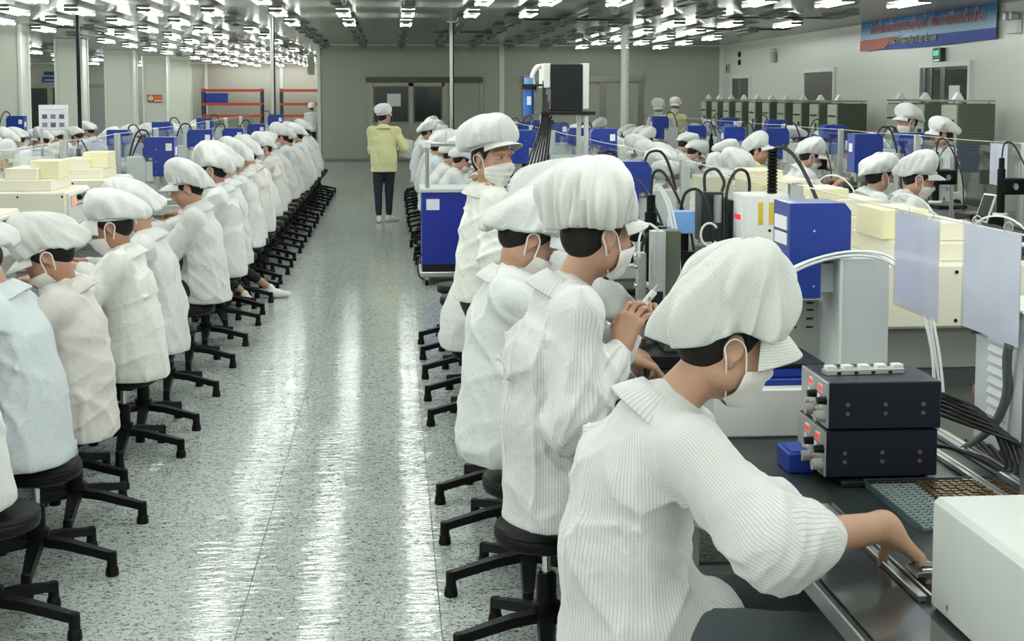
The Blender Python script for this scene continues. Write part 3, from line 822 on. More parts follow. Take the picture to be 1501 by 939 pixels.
# openings in the right wall: flat panels, the shade beyond put into their colour
dark_open = mat('painted_room_shade', (.075,.08,.065), .5)
for k, (ya, yb_, zt) in enumerate(((36.9,38.0-.9,2.17), (30.1,28.1,2.22), (23.35,21.35,2.20))):
    y0, y1 = min(ya, yb_), max(ya, yb_)
    if k == 0: y0, y1 = 34.9, 36.7
    dd = struct('door_%d' % (3+k), MB().box(RX-.03, y0, 0, RX-.002, y1, zt), dark_open)
    MB().box(RX-.06, y0-.08, 0, RX-.0, y0, zt+.08).box(RX-.06, y1, 0, RX, y1+.08, zt+.08).box(RX-.06, y0, zt, RX, y1, zt+.08).build('door_frame', trim_m, dd)
    if k in (0, 2):
        ym = (y0+y1)/2
        MB().box(RX-.055, ym-.10, 0, RX-.031, ym+.10, zt).box(RX-.055, y1-.25, 0, RX-.031, y1-.1, zt).box(RX-.055, y1-.55, 0, RX-.031, y1-.48, zt).build('door_stile', mat('door_stile', (.22,.25,.24), .25, .6), dd)
        MB().box(RX-.05, y0+.05, .1, RX-.031, ym-.12, zt-.05).box(RX-.05, ym+.12, .1, RX-.031, y1-.6, zt-.05).build('door_glass', mat('smoked_glass', (.05,.06,.05), .08), dd)
    if k == 2: tag(MB().box(RX-.066, 21.62, 1.55, RX-.058, 22.05, 1.90).build('notice_sheet', paper_w), 'white sheet taped on the glass of the right wall door', 'notice')
# deep wall doors behind the pillars
for k, (xa, xb) in enumerate(((-15.4, -13.75), (-12.5, -11.15))):
    dd = struct('door_%d' % (6+k), MB().box(xa-.12, DEEPY-.08, 2.02, xb+.12, DEEPY, 2.20), frame_m)
    MB().box(xa, DEEPY-.05, 0, xb, DEEPY-.003, 2.02).build('door_leaf', glass_dark if k == 0 else mat('grey_door_leaf', (.35,.38,.36), .3), dd)
    MB().box(xb-.32, DEEPY-.07, 0, xb-.10, DEEPY, 2.02).box(xb, DEEPY-.07, 0, xb+.1, DEEPY, 2.02).build('door_frame', frame_m, dd)
dd = struct('door_8', MB().box(-9.75, DEEPY-.05, 0, -9.35, DEEPY, 2.05), glass_dark)
MB().box(-9.87, DEEPY-.07, 0, -9.75, DEEPY, 2.15).box(-9.75, DEEPY-.07, 2.05, -9.35, DEEPY, 2.15).build('door_frame', trim_m, dd)

# ---------------------------------------------------------------- text
def text_obj(s, size, m, parent=None, loc=(0,0,0), rot=(0,0,0), sx=1.0, extrude=.001, name='lettering', bold=0.0, align='CENTER'):
    cu = bpy.data.curves.new('t', 'FONT'); cu.body = s; cu.size = size; cu.extrude = extrude; cu.offset = bold; cu.align_x = align; cu.align_y = 'CENTER'; cu.resolution_u = 2
    o = bpy.data.objects.new('t', cu); C.objects.link(o); bpy.context.view_layer.update()
    me = bpy.data.meshes.new_from_object(o.evaluated_get(bpy.context.evaluated_depsgraph_get())); bpy.data.objects.remove(o)
    me.materials.clear(); me.materials.append(m); me.name = name
    q = link(name, me, parent, loc); q.rotation_euler = rot; q.scale = (sx, 1, 1); return q

# banner on the right wall
def banner():
    t = thing('banner', 'blue fabric banner with red and yellow slogan lettering high on right wall', 'banner', (RX-.05, 23.35, 2.84))
    n, k = 60, 12; L_, H_ = 6.05, .56; vs = []; fs = []
    for i in range(n+1):
        for j in range(k+1):
            u, v = i/n, j/k
            w = .012*math.sin(26*u+3*v)+.02*math.exp(-((u-1)**2+(v-1)**2)*30)*math.sin(40*(u-v))+.02*math.exp(-(u**2+v**2)*30)*math.sin(50*(u-v))
            vs.append((-abs(w)-.006, -(u-.5)*L_, (v-.5)*H_+.012*math.cos(6*u)*(1-v)))
    for i in range(n):
        for j in range(k): a = i*(k+1)+j; fs.append((a, a+k+1, a+k+2, a+1))
    m = bpy.data.materials.new('banner_print'); m.use_nodes = True; nt = m.node_tree; b = nt.nodes['Principled BSDF']; b.inputs['Roughness'].default_value = .7
    N = nt.nodes.new; L = nt.links.new; tc = N('ShaderNodeTexCoord'); sp = N('ShaderNodeSeparateXYZ'); L(tc.outputs['Object'], sp.inputs[0])
    mr = N('ShaderNodeMapRange'); mr.inputs[1].default_value = -.28; mr.inputs[2].default_value = .28; L(sp.outputs['Z'], mr.inputs[0])
    cr = N('ShaderNodeValToRGB'); e = cr.color_ramp.elements; e[0].position = 0; e[0].color = (.08,.11,.45,1); e[1].position = 1; e[1].color = (.04,.17,.50,1)
    for p, c_ in ((.30,(.10,.16,.52,1)), (.33,(.50,.72,.90,1)), (.62,(.42,.68,.90,1)), (.80,(.07,.27,.62,1))):
        q = e.new(p); q.color = c_
    L(mr.outputs[0], cr.inputs[0]); L(cr.outputs[0], b.inputs['Base Color'])
    mb = MB(); mb.v = vs; mb.f = fs; mb.m = [0]*len(fs); mb.mats = [m]
    mb.build('banner_cloth', None, t, True)
    MB().prism([(L_/2, -.28), (L_/2-1.3, -.26), (L_/2-1.7, -.13), (L_/2-2.3, -.06), (L_/2, -.08)][::-1], 0, -.032, -.028).build('red_swoosh', mat('banner_red', (.62,.22,.17), .7), t)
    red = mat('banner_letter_red', (.62,.12,.13), .6); yel = mat('banner_letter_yellow', (.62,.60,.18), .6); wh = mat('banner_letter_edge', (.75,.72,.78), .6)
    R = (RAD(90), 0, RAD(-90))
    s1 = 'DẤU ẤN CHẤT LƯỢNG, HIỆU QUẢ - TĂNG TRƯỞNG BỀN VỮNG'
    for bo, mm, dx in ((.014, wh, -.036), (.002, red, -.040)):
        text_obj(s1, .205, mm, t, (dx, -.12, .085), R, .84, .001, 'lettering' if mm is red else 'letter_outline', bo)
    for bo, mm, dx in ((.008, mat('banner_letter_dark', (.1,.12,.3), .6), -.036), (.0, yel, -.040)):
        text_obj('CÔNG TY TNHH ĐIỆN TỬ BSE VIỆT NAM', .135, mm, t, (dx, .35, -.165), R, .9, .001, 'lettering' if mm is yel else 'letter_outline', bo)
    t.children[0]
    return t
bn = banner()
ex = thing('exit_sign', 'green exit sign above the right wall door', 'sign', (RX-.06, 22.55, 2.40))
MB().box(-.03,-.17,-.11,.05,.17,.11,c=.008).build('housing', mat('sign_case', (.015,.05,.035), .4), ex)
text_obj('EXIT', .11, mat('exit_letters', (.1,.65,.35), .5, emis=1.5, ecol=(.1,.8,.45)), ex, (-.034, 0, .02), (RAD(90),0,RAD(-90)), 1, .001)
MB().box(-.035,-.12,-.10,-.03,.12,-.085).build('light_strip', mat('sign_strip', (.6,.8,.7), .4, emis=1), ex)
em = thing('emergency_light', 'white twin-head emergency light high beside the banner', 'lamp', (RX-.06, 19.75, 2.98-.22))
MB().box(-.04,-.17,-.14,.05,.17,.05,c=.01).build('case', white_paint, em)
for s_ in (-1, 1): MB().cyl((-.10, s_*.10, .11), (0, s_*.10, .11), .055, n=14).build('lamp_head', mat('lamp_lens', (.45,.45,.42), .2), em)
em2 = thing('emergency_light', 'small grey wall light near the far right corner', 'lamp', (RX-.06, 32.6, 2.66))
MB().box(-.04,-.13,-.16,.05,.13,.06,c=.01).build('case', panel_lt, em2)
for s_ in (-1, 1): MB().cyl((-.08, s_*.07, .11), (0, s_*.07, .11), .05, n=10).build('lamp_head', trim_m, em2)
for z, w_ in ((2.78,'upper'), (2.58,'lower')):
    tag(MB().cyl((RX-.05, 36.0, z), (RX, 36.0, z), .07, n=14).build('wall_plug', dark_metal), '%s dark round vent on right wall near corner' % w_, 'vent')
sw = thing('switch_box', 'small grey switch box beside far right corner', 'switch', (RX-.03, 37.2, 2.45)); MB().box(-.03,-.14,-.12,.03,.14,.12,c=.01).build('box', panel_lt, sw); MB().box(-.04,-.05,-.06,-.03,.05,.06).build('door', dark_metal, sw)
ac = thing('wall_unit', 'tall grey-green panel box hung at the recess corner by the ceiling', 'panel', (-2.12, 38.2, 2.55)); MB().box(-.07,-.1,-.27,.09,.1,.27,c=.01).build('case', panel_lt, ac); MB().box(-.09,-.08,-.24,-.07,.08,.24).build('cover', mat('unit_cover', (.12,.14,.12), .4), ac)
nt_ = tag(MB().box(-.12, BACKY-.058, 1.45, .24, BACKY-.05, 1.78).build('notice_sheet', paper_w), 'white sheet on dark glass of the left door leaf', 'notice')
# warning sign on the third pillar
sg = thing('warning_sign', 'orange and red warning sign on a left pillar', 'sign', (-8.12, 49.95, 1.62))
MB().box(-.24,0,-.13,.24,.03,.13,c=.005).build('plate', mat('sign_red', (.55,.05,.02), .5), sg)
MB().box(-.02,-.006,-.02,.22,0,.10).build('orange_field', mat('sign_orange', (.75,.20,.02), .5), sg)
MB().box(-.02,-.006,-.09,.22,0,-.05).build('text_line', trim_m, sg)
MB().cyl((-.13,-.008,.02), (-.13,0,.02), .085, n=18).build('disc', trim_m, sg)
text_obj('!', .15, mat('sign_mark', (.5,.03,.02), .5), sg, (-.13, -.012, .02), (RAD(90),0,0), 1.4)
tag(MB().box(-14.2, DEEPY-.05, 2.55, -13.6, DEEPY-.01, 2.70, c=.01).build('exit_sign', mat('far_green_sign', (.01,.10,.04), .5)), 'dark green sign above the doorway between the left pillars', 'sign')
b_ = thing('door_sign', 'blue sign with a pale line below the green sign', 'sign', (-13.85, DEEPY-.04, 2.38)); MB().box(-.42,-.01,-.12,.42,.03,.12).build('plate', mat('sign_blue', (.02,.08,.30), .5), b_); MB().box(-.3,-.02,-.04,.3,-.01,-.01).build('text_line', paper_w, b_)
# wall fan on the first pillar
fan = thing('wall_fan', 'white wall fan with wire guard at the far left pillar', 'fan', (-7.52, 27.62, 1.58))
f_ = MB()
for r_ in (.21, .16, .11, .06): f_.tube([(r_*math.cos(t), -.05*(1-r_/.3), r_*math.sin(t)) for t in np.linspace(0, 2*PI, 20, endpoint=False)], .005, n=5, smooth=0, closed=True)
for t in np.linspace(0, 2*PI, 16, endpoint=False): f_.tube([(0,-.06,0), (.21*math.cos(t), 0, .21*math.sin(t))], .003, n=4, smooth=0)
f_.build('guard', trim_m, fan)
for k in range(3):
    t = k*2*PI/3; MB().prism([(0,0), (.17*math.cos(t), .17*math.sin(t)), (.17*math.cos(t+.9), .17*math.sin(t+.9))], 1, .0, .012).build('blade', trim_m, fan)
MB().cyl((0,.02,0), (0,.14,0), .06, n=14).build('motor', trim_m, fan); MB().box(-.03,.08,-.30,.03,.14,-.05,c=.01).box(-.05,.08,-.42,.05,.45,-.28,c=.01).build('bracket', trim_m, fan)

# service poles from ceiling to bench
for x, y, m, lab in ((-2.0,24.3,steel,'thin steel pole from ceiling behind the left aisle row'), (1.08,25.9,steel,'thin steel pole from ceiling left of the tall black machine'),
                     (4.2,25.7,trim_m,'ribbed white hose pole from ceiling by the second door'), (-5.1,23.9,dark_metal,'dark steel pole from ceiling beside a left pillar')):
    p = thing('service_pole', lab, 'pole', (x, y, .75)); w = .028 if m is not trim_m else .045
    MB().box(-w,-w,0,w,w,CEIL-.75,c=.006).build('pole_shaft', m, p); MB().box(-.08,-.08,0,.08,.08,.015).build('foot_plate', steel, p)
    MB().box(-.07,-.07,CEIL-.78,.07,.07,CEIL-.752).build('ceiling_plate', steel, p)
    if m is trim_m:
        h = MB()
        for q in range(60): h.cyl((.055,0,.1+q*.036), (.055,0,.12+q*.036), .045, n=10)
        h.build('ribbed_hose', trim_m, p)
    elif m is steel: MB().box(w,-.012,0,w+.022,.012,CEIL-.76).build('cable_strip', dark_metal, p)
    for a in range(8):
        pass

# ceiling lamps
tube_m = mat('lamp_tube', (1,1,.98), .3, emis=TUBE, ecol=(.96,1,.95))
tube_off = mat('unlit_tube', (.35,.37,.35), .3)
fix_m = mat('lamp_housing_paint', (.22,.23,.215), .5)
def lamp(lit=True):
    t = thing('ceiling_light', '', 'ceiling light')
    MB().box(-.10,-.62,.045,.10,.62,.085,c=.01).box(-.03,-.4,.085,.03,-.36,.10).box(-.03,.36,.085,.03,.4,.10).build('housing', fix_m, t)
    for y in (-.605, .575): MB().box(-.10,y,-.015,.10,y+.03,.03,c=.003).build('end_cap', fix_m, t)
    for x in (-.075, .075): MB().cyl((x,-.585,.0), (x,.585,.0), .016, n=8).build('tube', tube_m if lit else tube_off, t, True)
    return t
L0 = lamp(); L1 = lamp(False)
random.seed(5)
cnt = {}; rows_x = [-15.3,-14.0,-12.7,-11.4,-10.1,-9.0,-6.4,-5.45,-4.5,-3.5,-2.6,-1.65,-.7,.25,1.2,2.05,2.95,3.87,4.8,5.8,6.8]
allp = []
for ri, x in enumerate(rows_x):
    k = 0; y = -1.9
    while y < 59:
        lit = True; skip = False
        if -2.0 < x < 4.2 and y > 24.9: lit = False
        if x > 0 and y > 37.2: break
        if x > -1.8 and y > 37.2: break
        if x > 4.5 and y > 36.9: skip = True
        if x < -8.8 and y < 26: skip = True
        if x < -11 and (k % 2): skip = True
        if -2.7 < x < -2.5 and 24.9 < y < 27: lit = False
        if lit and y > 18 and random.random() < (.34 if -3 < x < 4.2 else .10): lit = False
        if lit and 2 < x < 3.5 and y > 23: lit = False
        if lit and 6 < y < 18 and -3 < x < 2.5 and random.random() < .3: lit = False
        if y < 14 and (x < -7 or x > 6.5): skip = True                     # outside the view only every other lamp
        for p in pil:
            pass
        if not skip: allp.append((ri, k, x, y, lit))
        y += 2.9 if x > -9 else 2.9; k += 1
    if False: break
order = {}
for ri, k, x, y, lit in allp: order.setdefault(ri, []).append((y, lit))
first = {True: True, False: True}
for ri in order:
    lst = sorted([(y, lit) for r, k, x, y, lit in allp if r == ri]); x = rows_x[ri]
    side = 'counted from the right wall'
    for i, (y, lit) in enumerate(lst):
        lab = '%s twin-tube ceiling light, %s from the camera in the %s row from the right wall' % ('lit' if lit else 'unlit', nth(i+1), nth(len(rows_x)-ri))
        src = L0 if lit else L1
        if first[lit]: o = src; first[lit] = False; o['label'] = lab; o['group'] = 'twin-tube ceiling lights'; o.location = (x, y, CEIL-.14)
        else: copy_tree(src, (x, y, CEIL-.14), 0, lab, 'twin-tube ceiling lights')
# long air vents and smoke heads in the ceiling
for x, y, w in ((7.0,28.3,2.0), (6.6,24.0,2.2), (3.2,24.9,1.8), (1.6,30,1.5), (-6.2,28.6,2.4), (6.2,33.5,1.8)):
    v = thing('ceiling_vent', 'long dark slot vent in the ceiling, %s' % {(7.0):'nearest the banner', 6.6:'front of the banner', 3.2:'over the middle benches', 1.6:'above the door bay', -6.2:'beside the left pillars', 6.2:'near the far right corner'}[x], 'vent', (x, y, CEIL-.015))
    MB().box(-w/2,-.2,0,w/2,.2,.02,c=.004).build('vent_frame', frame_m, v)
    for k in range(4): MB().box(-w/2+.03,-.15+k*.085,-.012,w/2-.03,-.11+k*.085,.0).build('slat', dark_metal, v)
# ---------------------------------------------------------------- furniture and machines (prototypes)
used = set()
def put(proto, key, loc, rz, label, group=None, scale=None):
    if key not in used:
        used.add(key); proto.location = loc; proto.rotation_euler.z = rz; proto['label'] = label
        if group: proto['group'] = group
        if scale: proto.scale = scale
        return proto
    return copy_tree(proto, loc, rz, label, group, scale)

def make_stool(seat=.42, a0=0, fine=True):
    t = thing('round_stool', '', 'stool'); n = 40 if fine else 18
    h = seat
    MB().lathe([(.0,h-.072), (.135,h-.070), (.160,h-.058), (.166,h-.040), (.166,h-.030), (.162,h-.024), (.166,h-.018), (.160,h-.006), (.145,h-.0), (.0,h+.002)], n=n).build('seat', seat_m, t, True)
    MB().box(-.075,-.075,h-.086,.075,.075,h-.070,c=.005).build('seat_plate', black_plastic, t)
    MB().cyl((0,0,h-.19), (0,0,h-.08), .014, n=12).build('piston', chrome, t, True)
    MB().lathe([(.0,.10), (.040,.10), (.044,.16), (.032,.165), (.031,h-.17), (.026,h-.165), (.0,h-.165)], n=18 if fine else 10).build('column', black_plastic, t, True)
    leg = MB()
    pts = [(.03,.135,.030), (.12,.125,.027), (.22,.103,.022), (.285,.088,.018)]; vs = []; fs = []
    for r, z, w in pts:
        vs += [(r,-w,z-.030), (r,w,z-.030), (r,w*.8,z), (r,-w*.8,z)]
    for i in range(3):
        for k in range(4): fs.append((i*4+k, i*4+(k+1) % 4, i*4+4+(k+1) % 4, i*4+4+k))
    fs += [(3,2,1,0), (12,13,14,15)]
    leg.add(vs, fs); leg.lathe([(.0,.035), (.019,.035), (.018,.086), (.014,.090), (.0,.09)], n=12, org=(.286,0,0))
    me = leg.mesh('leg', black_plastic)
    pad = MB().lathe([(.0,.0), (.023,.0), (.025,.006), (.022,.030), (.016,.040), (.0,.040)], n=14 if fine else 8, org=(.286,0,0)).mesh('foot_pad', black_plastic, True)
    for k in range(5):
        l = link('leg', me, t, None, a0+k*2*PI/5)
        link('foot_pad', pad, l)
    return t
stoolF = make_stool(); stoolC = make_stool(fine=False)

def make_bench(L=2.4, Wd=1.4, h=.75):
    t = thing('workbench', '', 'workbench')
    MB().box(-Wd/2,0,h-.03,Wd/2,L-.01,h,c=.004).build('tabletop', bench_m, t)
    MB().box(-Wd/2-.006,0,h-.034,-Wd/2,L-.01,h+.002).build('edge_strip', alu, t); MB().box(Wd/2,0,h-.034,Wd/2+.006,L-.01,h+.002).build('edge_strip', alu, t)
    for x in (-Wd/2+.05, Wd/2-.09):
        for y in (.06, L-.12): MB().box(x,y,0,x+.04,y+.04,h-.03,c=.003).build('leg', alu, t)
    for y in (.06, L-.12): MB().box(-Wd/2+.07,y+.005,.18,Wd/2-.07,y+.035,.22).box(-Wd/2+.07,y+.005,h-.09,Wd/2-.07,y+.035,h-.05).build('cross_rail', alu, t)
    MB().box(-.4,.1,.20,.4,L-.15,.225).build('lower_shelf', grey_bench, t)
    MB().box(-.3,.3,.226,.1,.7,.55,c=.01).build('control_box', dark_metal, t); MB().box(-.25,1.2,.226,.25,1.7,.48,c=.01).build('crate', grey_bench, t)
    return t
bench = make_bench()

def make_divider(L=2.1, h=.66):
    t = thing('bench_divider', '', 'divider')
    for y in (.0,): MB().box(-.025,y-.022,0,.025,y+.022,h,c=.004).box(-.03,y-.04,0,.03,y+.04,.012).build('post', alu, t)
    for y in (0,): MB().box(-.003,y+.025,.10,.003,y+L-.025,h-.04).build('acrylic_panel', acrylic, t)
    MB().tube([(0,.0,h-.005), (0,L/2,h-.012), (0,L,h-.005)], .0028, n=5).build('top_cord', cord_m, t)
    return t
divider = make_divider()

def make_dispenser(h=.64, blue=blue_paint, fine=False):
    """desktop robot: faces -y"""
    t = thing('dispensing_robot', '', 'machine')
    MB().box(-.17,-.25,0,.17,.22,.09,c=.008).build('base', grey_paint, t)
    MB().box(-.085,.04,.09,.085,.20,h-.16,c=.004).build('column', grey_paint, t)
    MB().box(-.06,-.02,h-.36,.06,.05,h-.20).build('arm', white_paint, t)
    hd = MB(); hd.prism([(-.20,h-.32), (-.02,h-.32), (-.02,h-.17), (.05,h-.17), (.05,h-.04), (.025,h), (-.20,h)], 0, -.10, .10)
    hd = hd.build('head_cover', blue, t)
    MB().box(-.103,-.18,h-.11,-.100,-.13,h-.05).build('label', paper_w, hd); MB().box(-.05,-.203,h-.15,.04,-.2,h-.08).build('label', paper_w, hd)
    for z in (h-.28, h-.20, h-.10): MB().cyl((-.103,-.05,z), (-.100,-.05,z), .004, n=8).cyl((.100,-.05,z), (.103,-.05,z), .004, n=8).build('screw', chrome, hd)
    MB().box(-.03,-.16,h-.40,.03,-.08,h-.32,c=.003).cyl((0,-.12,h-.46), (0,-.12,h-.40), .012, n=10).cyl((0,-.12,h-.49), (0,-.12,h-.46), .004, n=8).build('nozzle', steel, t)
    MB().box(-.14,-.22,.09,.14,.02,.115,c=.004).box(-.11,-.18,.115,.11,-.02,.125).build('stage', alu, t)
    MB().tube([(.03,.02,h-.01), (.04,.05,h+.05), (.05,.13,h+.03), (.06,.20,h-.2), (.10,.24,.05)], .008, n=6).build('cable', cable_m, t, True)
    return t
disp = make_dispenser()

def make_tester():
    """cream bench tester with stepped top; the operator's side is +x (switch and handle)"""
    t = thing('test_machine', '', 'machine')
    MB().box(-.30,.06,0,.24,.60,.16,c=.004).build('plinth', grey_bench, t)
    bd = MB().box(-.34,0,.16,.24,.70,.40,c=.010).build('housing', cream_paint, t)
    for x in (-.32,-.05,.22):
        for z in (.19,.37): MB().cyl((x,-.003,z), (x,0,z), .007, n=8).build('screw', dark_metal, bd)
    MB().box(-.22,.08,.40,.14,.62,.47,c=.004).build('lower_step', cream_paint, t)
    MB().box(-.16,.14,.47,.04,.56,.54,c=.004).build('middle_step', cream_paint, t)
    MB().box(-.02,.20,.47,.16,.50,.585,c=.004).build('top_step', yellow_cream, t)
    fr = MB().box(.24,.04,.18,.256,.66,.385,c=.004).build('front_panel', white_paint, t)
    s = MB().box(.256,.07,.30,.264,.16,.37).build('switch_plate', grey_paint, fr); MB().box(.264,.09,.31,.276,.14,.355,c=.003).build('switch', red_glow, fr)
    MB().box(.256,.24,.335,.285,.50,.37,c=.008).build('handle', black_plastic, fr)
    MB().box(.2561,.20,.300,.2575,.62,.305).build('panel_joint', dark_metal, fr)
    MB().tube([(-.2,.3,.47), (-.23,.2,.55), (-.28,.1,.56), (-.34,.05,.50), (-.36,.05,.40)], .004, n=6).build('hose', hose_m, t, True)
    return t
tester = make_tester()

def make_psu():
    """bench power supply, controls face -x, depth along x"""
    t = thing('power_supply', '', 'instrument')
    MB().box(0,0,.006,.31,.25,.138,c=.003).build('case', navy_metal, t)
    fp = MB().box(-.006,.004,.008,0,.246,.136,c=.001).build('front_panel', mat('instrument_panel', (.42,.43,.41), .35, .5), t)
    for y in (.06, .15):
        MB().box(-.008,y-.018,.098,-.006,y+.018,.122).build('display_window', trim_m, fp); MB().box(-.0095,y-.013,.102,-.008,y+.013,.118).build('led_display', red_led, fp)
        MB().cyl((-.006,y-.045,.085), (-.030,y-.045,.085), .012, n=14, r2=.010).build('knob', black_plastic, fp, True)
        MB().cyl((-.006,y-.035,.038), (-.034,y-.035,.038), .017, n=16, r2=.015).build('terminal_knob', mat('grey_knob', (.32,.31,.28), .5), fp, True)
        MB().cyl((-.006,y+.02,.05), (-.018,y+.02,.05), .008, n=10).build('socket', chrome, fp)
        MB().box(-.0075,y+.01,.07,-.006,y+.03,.09).build('sticker', paper_w, fp)
    for x in (.05,.155,.26):
        for z in (.05,.075): MB().cyl((x,-.0025,z), (x,0,z), .006, n=10).build('screw', mat('dull_screw', (.12,.12,.14), .5, .5), t)
    for x in (.03,.28):
        for y in (.03,.22): MB().cyl((x,y,0), (x,y,.006), .012, n=8).build('foot', black_plastic, t)
    return t
psu = make_psu()

def make_microscope():
    """black camera microscope on a stand, faces -y"""
    t = thing('inspection_camera', '', 'instrument')
    MB().box(-.11,-.14,0,.11,.12,.03,c=.006).build('base', dark_metal, t)
    MB().cyl((0,.07,.03), (0,.07,.42), .016, n=12).build('pillar', steel, t, True)
    MB().box(-.04,-.06,.24,.04,.10,.33,c=.008).build('carriage', black_plastic, t)
    MB().cyl((0,-.06,.14), (0,-.06,.38), .028, n=16).cyl((0,-.06,.38), (0,-.06,.44), .020, n=14).build('camera_tube', black_plastic, t, True)
    MB().tube([(.045*math.cos(a), -.06+.045*math.sin(a), .13) for a in np.linspace(0, 2*PI, 16, endpoint=False)], .009, n=8, smooth=0, closed=True).build('ring_light', trim_m, t)
    MB().tube([(0,-.06,.44), (.02,-.05,.52), (.08,.0,.50), (.12,.10,.30), (.13,.12,.05)], .006, n=6).build('cable', cable_m, t, True)
    for s in (-1, 1): MB().cyl((s*.04,.02,.285), (s*.065,.02,.285), .018, n=14).build('focus_knob', steel, t)
    return t
scope = make_microscope()

def make_paper(w=.30, h=.28):
    t = thing('hanging_sheet', '', 'document')
    MB().box(-.001,-w/2,-h,.001,w/2,0).build('sheet', paper_m, t)
    MB().box(-.003,-w/2-.008,-h-.008,-.0015,w/2+.008,.012).build('plastic_sleeve', film, t)
    for y in (-w*.28, w*.28): MB().tube([(.012*math.cos(a), y, .012+.014*math.sin(a)) for a in np.linspace(0, 2*PI, 12, endpoint=False)], .0015, n=5, smooth=0, closed=True).build('ring', steel, t)
    return t
paper = make_paper()

def make_controller():
    t = thing('controller_box', '', 'instrument')
    MB().box(-.13,-.12,0,.13,.12,.10,c=.006).build('case', dark_metal, t)
    for x in (-.08,.0,.07): MB().box(x-.02,-.124,.03,x+.02,-.12,.06).build('display_window', red_led if x < 0 else panel_lt, t)
    return t
ctrl = make_controller()

# ---------------------------------------------------------------- workers for the long rows (coarse copies)
def far(j, seed, **k):
    return make_person(j, '', (0, 0), 0, res=.022, seed=seed, folds=.011, **k)
def mid(j, seed, **k):
    return make_person(j, '', (0, 0), 0, res=.014, seed=seed, folds=.010, **k)
CP = dict(dims=(.117,.106,.150,.145), sag=.05, lump=.014, pleat=.008)
mids = [mid(pose_sit(7,14,38,5), 11, capd=CP), mid(pose_sit(12,18,48,-8, hz=(.84,.88)), 12, capd=CP, coat_r=1.06), mid(pose_sit(2,12,25,10, reach=(.33,.38)), 13, cloth=cream_cloth, capd=CP),
        mid(pose_sit(16,22,52,0, hz=(.84,.84), reach=(.42,.40)), 14, capd=CP, coat_r=1.1)]
fars = [far(pose_sit(7,14,38,5), 21, capd=CP), far(pose_sit(12,18,50,-8), 22, capd=CP, cloth=cream_cloth), far(pose_sit(2,12,22,12), 23, capd=CP, cloth=blue_cloth), far(pose_sit(16,22,52,0, reach=(.42,.40)), 24, capd=CP),
        far(pose_stand(1.58, 8, 25, 10, hz=(.98,.95), reach=(.3,.3)), 25, capd=CP)]
# ---------------------------------------------------------------- benches, dividers, machines
def row_bench(xc, y0, n, where, Wd=1.4, d0=None, dn=0):
    for k in range(n):
        y = y0+k*2.4
        o = put(bench, 'bench', (xc, y, 0), 0, 'dark-topped workbench, %s from the camera in the %s' % (nth(k+1), where), 'workbenches')
    for k in range(dn):
        dv = put(divider, 'div', (xc, d0+2.1*k, .75), 0, ('clear divider with metal post, %s from the camera on the %s' % (nth(k+1), where) if not (xc == 1.56 and k == 0) else 'metal post and cord holding the two near hanging sheets'), 'bench dividers')
        if xc == 1.56 and k == 0:                            # the sheets hang on the bare cord here
            for c_ in list(dv.children):
                if c_.name.startswith('acrylic'): bpy.data.objects.remove(c_)
row_bench(-2.45, 2.2, 10, 'left aisle bench row', d0=4.6, dn=10)
row_bench(-6.0, 6.5, 6, 'outer left bench row', d0=6.7, dn=7)
row_bench(1.56, 2.0, 10, 'right aisle bench row', d0=3.3, dn=10)
row_bench(4.5, 5.2, 8, 'outer right bench row', d0=5.6, dn=9)

rd = random.Random(3)
def robots(xc, face, ys, where, key='disp'):
    for k, y in enumerate(ys):
        put(disp, 'disp', (xc, y, .75), face, 'blue-headed desktop robot, %s from the camera on the %s' % (nth(k+1), where), 'blue-headed desktop robots', (1,1,rd.uniform(.92,1.08)))
R = RAD
# left bench: near aisle side faces +x
robots(-2.95, R(-90), [16.2, 19.2, 23.5], 'far side of the left aisle bench')
robots(-2.0, R(90), [12.1, 14.6, 17.6, 20.6, 24.0], 'near side of the left aisle bench')
robots(-5.6, R(90), [14.2, 18.4, 21.6], 'near side of the outer left bench')
robots(-6.35, R(-90), [16.0, 20.0], 'far side of the outer left bench')
robots(1.36, R(-90), [7.75, 14.0, 16.6, 19.6], 'near side of the right aisle bench')
robots(1.95, R(90), [13.6, 15.4, 17.4, 19.4, 21.5], 'far side of the right aisle bench')
robots(4.15, R(-90), [12.0, 14.9, 16.8, 18.9, 21.5], 'near side of the outer right bench')
robots(4.9, R(90), [13.4, 15.8, 18.2, 20.8], 'far side of the outer right bench')
for k, (x, y, s) in enumerate(((-2.22,7.05,1), (-2.26,9.0,1), (-2.22,10.35,1))):
    put(tester, 'tester', (x, y, .75), 0, ['cream test machine with red switch at the left picture edge','cream stepped test machine with red switch behind the left workers','cream test machine with red switch, farther back on the left bench'][k])
for k, (x, y, s) in enumerate(((1.98,4.95,(-1,1,.98)), (2.0,5.95,(-1,1,1.0)), (1.98,6.95,(-1,1,1.05)), (1.95,7.9,(-1,1,.9)))):
    put(tester, 'tester', (x, y, .75), 0, ['pale cream test machine behind the hanging sheets','pale cream stepped test machine behind the tall blue-headed robot','pale cream test machine before the workers in right aisle row','farthest cream test machine on the right aisle bench'][k], None, s)
for k, (x, y) in enumerate(((1.2,6.2), (1.25,7.1), (-2.2,12.6), (-2.95,14.0), (4.3,9.6), (4.3,10.8), (4.85,10.2), (1.3,14.8), (1.9,13.4), (-5.6,12.9), (-5.6,15.3), (4.1,13.5), (4.9,12.2), (1.3,18.0), (-2.9,18.4), (-2.2,20.6), (4.1,17.8))):
    put(scope, 'scope', (x, y, .75), R(-90) if x in (1.2,1.25,4.3,1.3,4.1,-2.95,-2.9) else R(90), 'black inspection camera on a stand with cable, %s of its kind from the camera' % nth(k+1), 'inspection cameras', (1,1,rd.uniform(.95,1.3)))
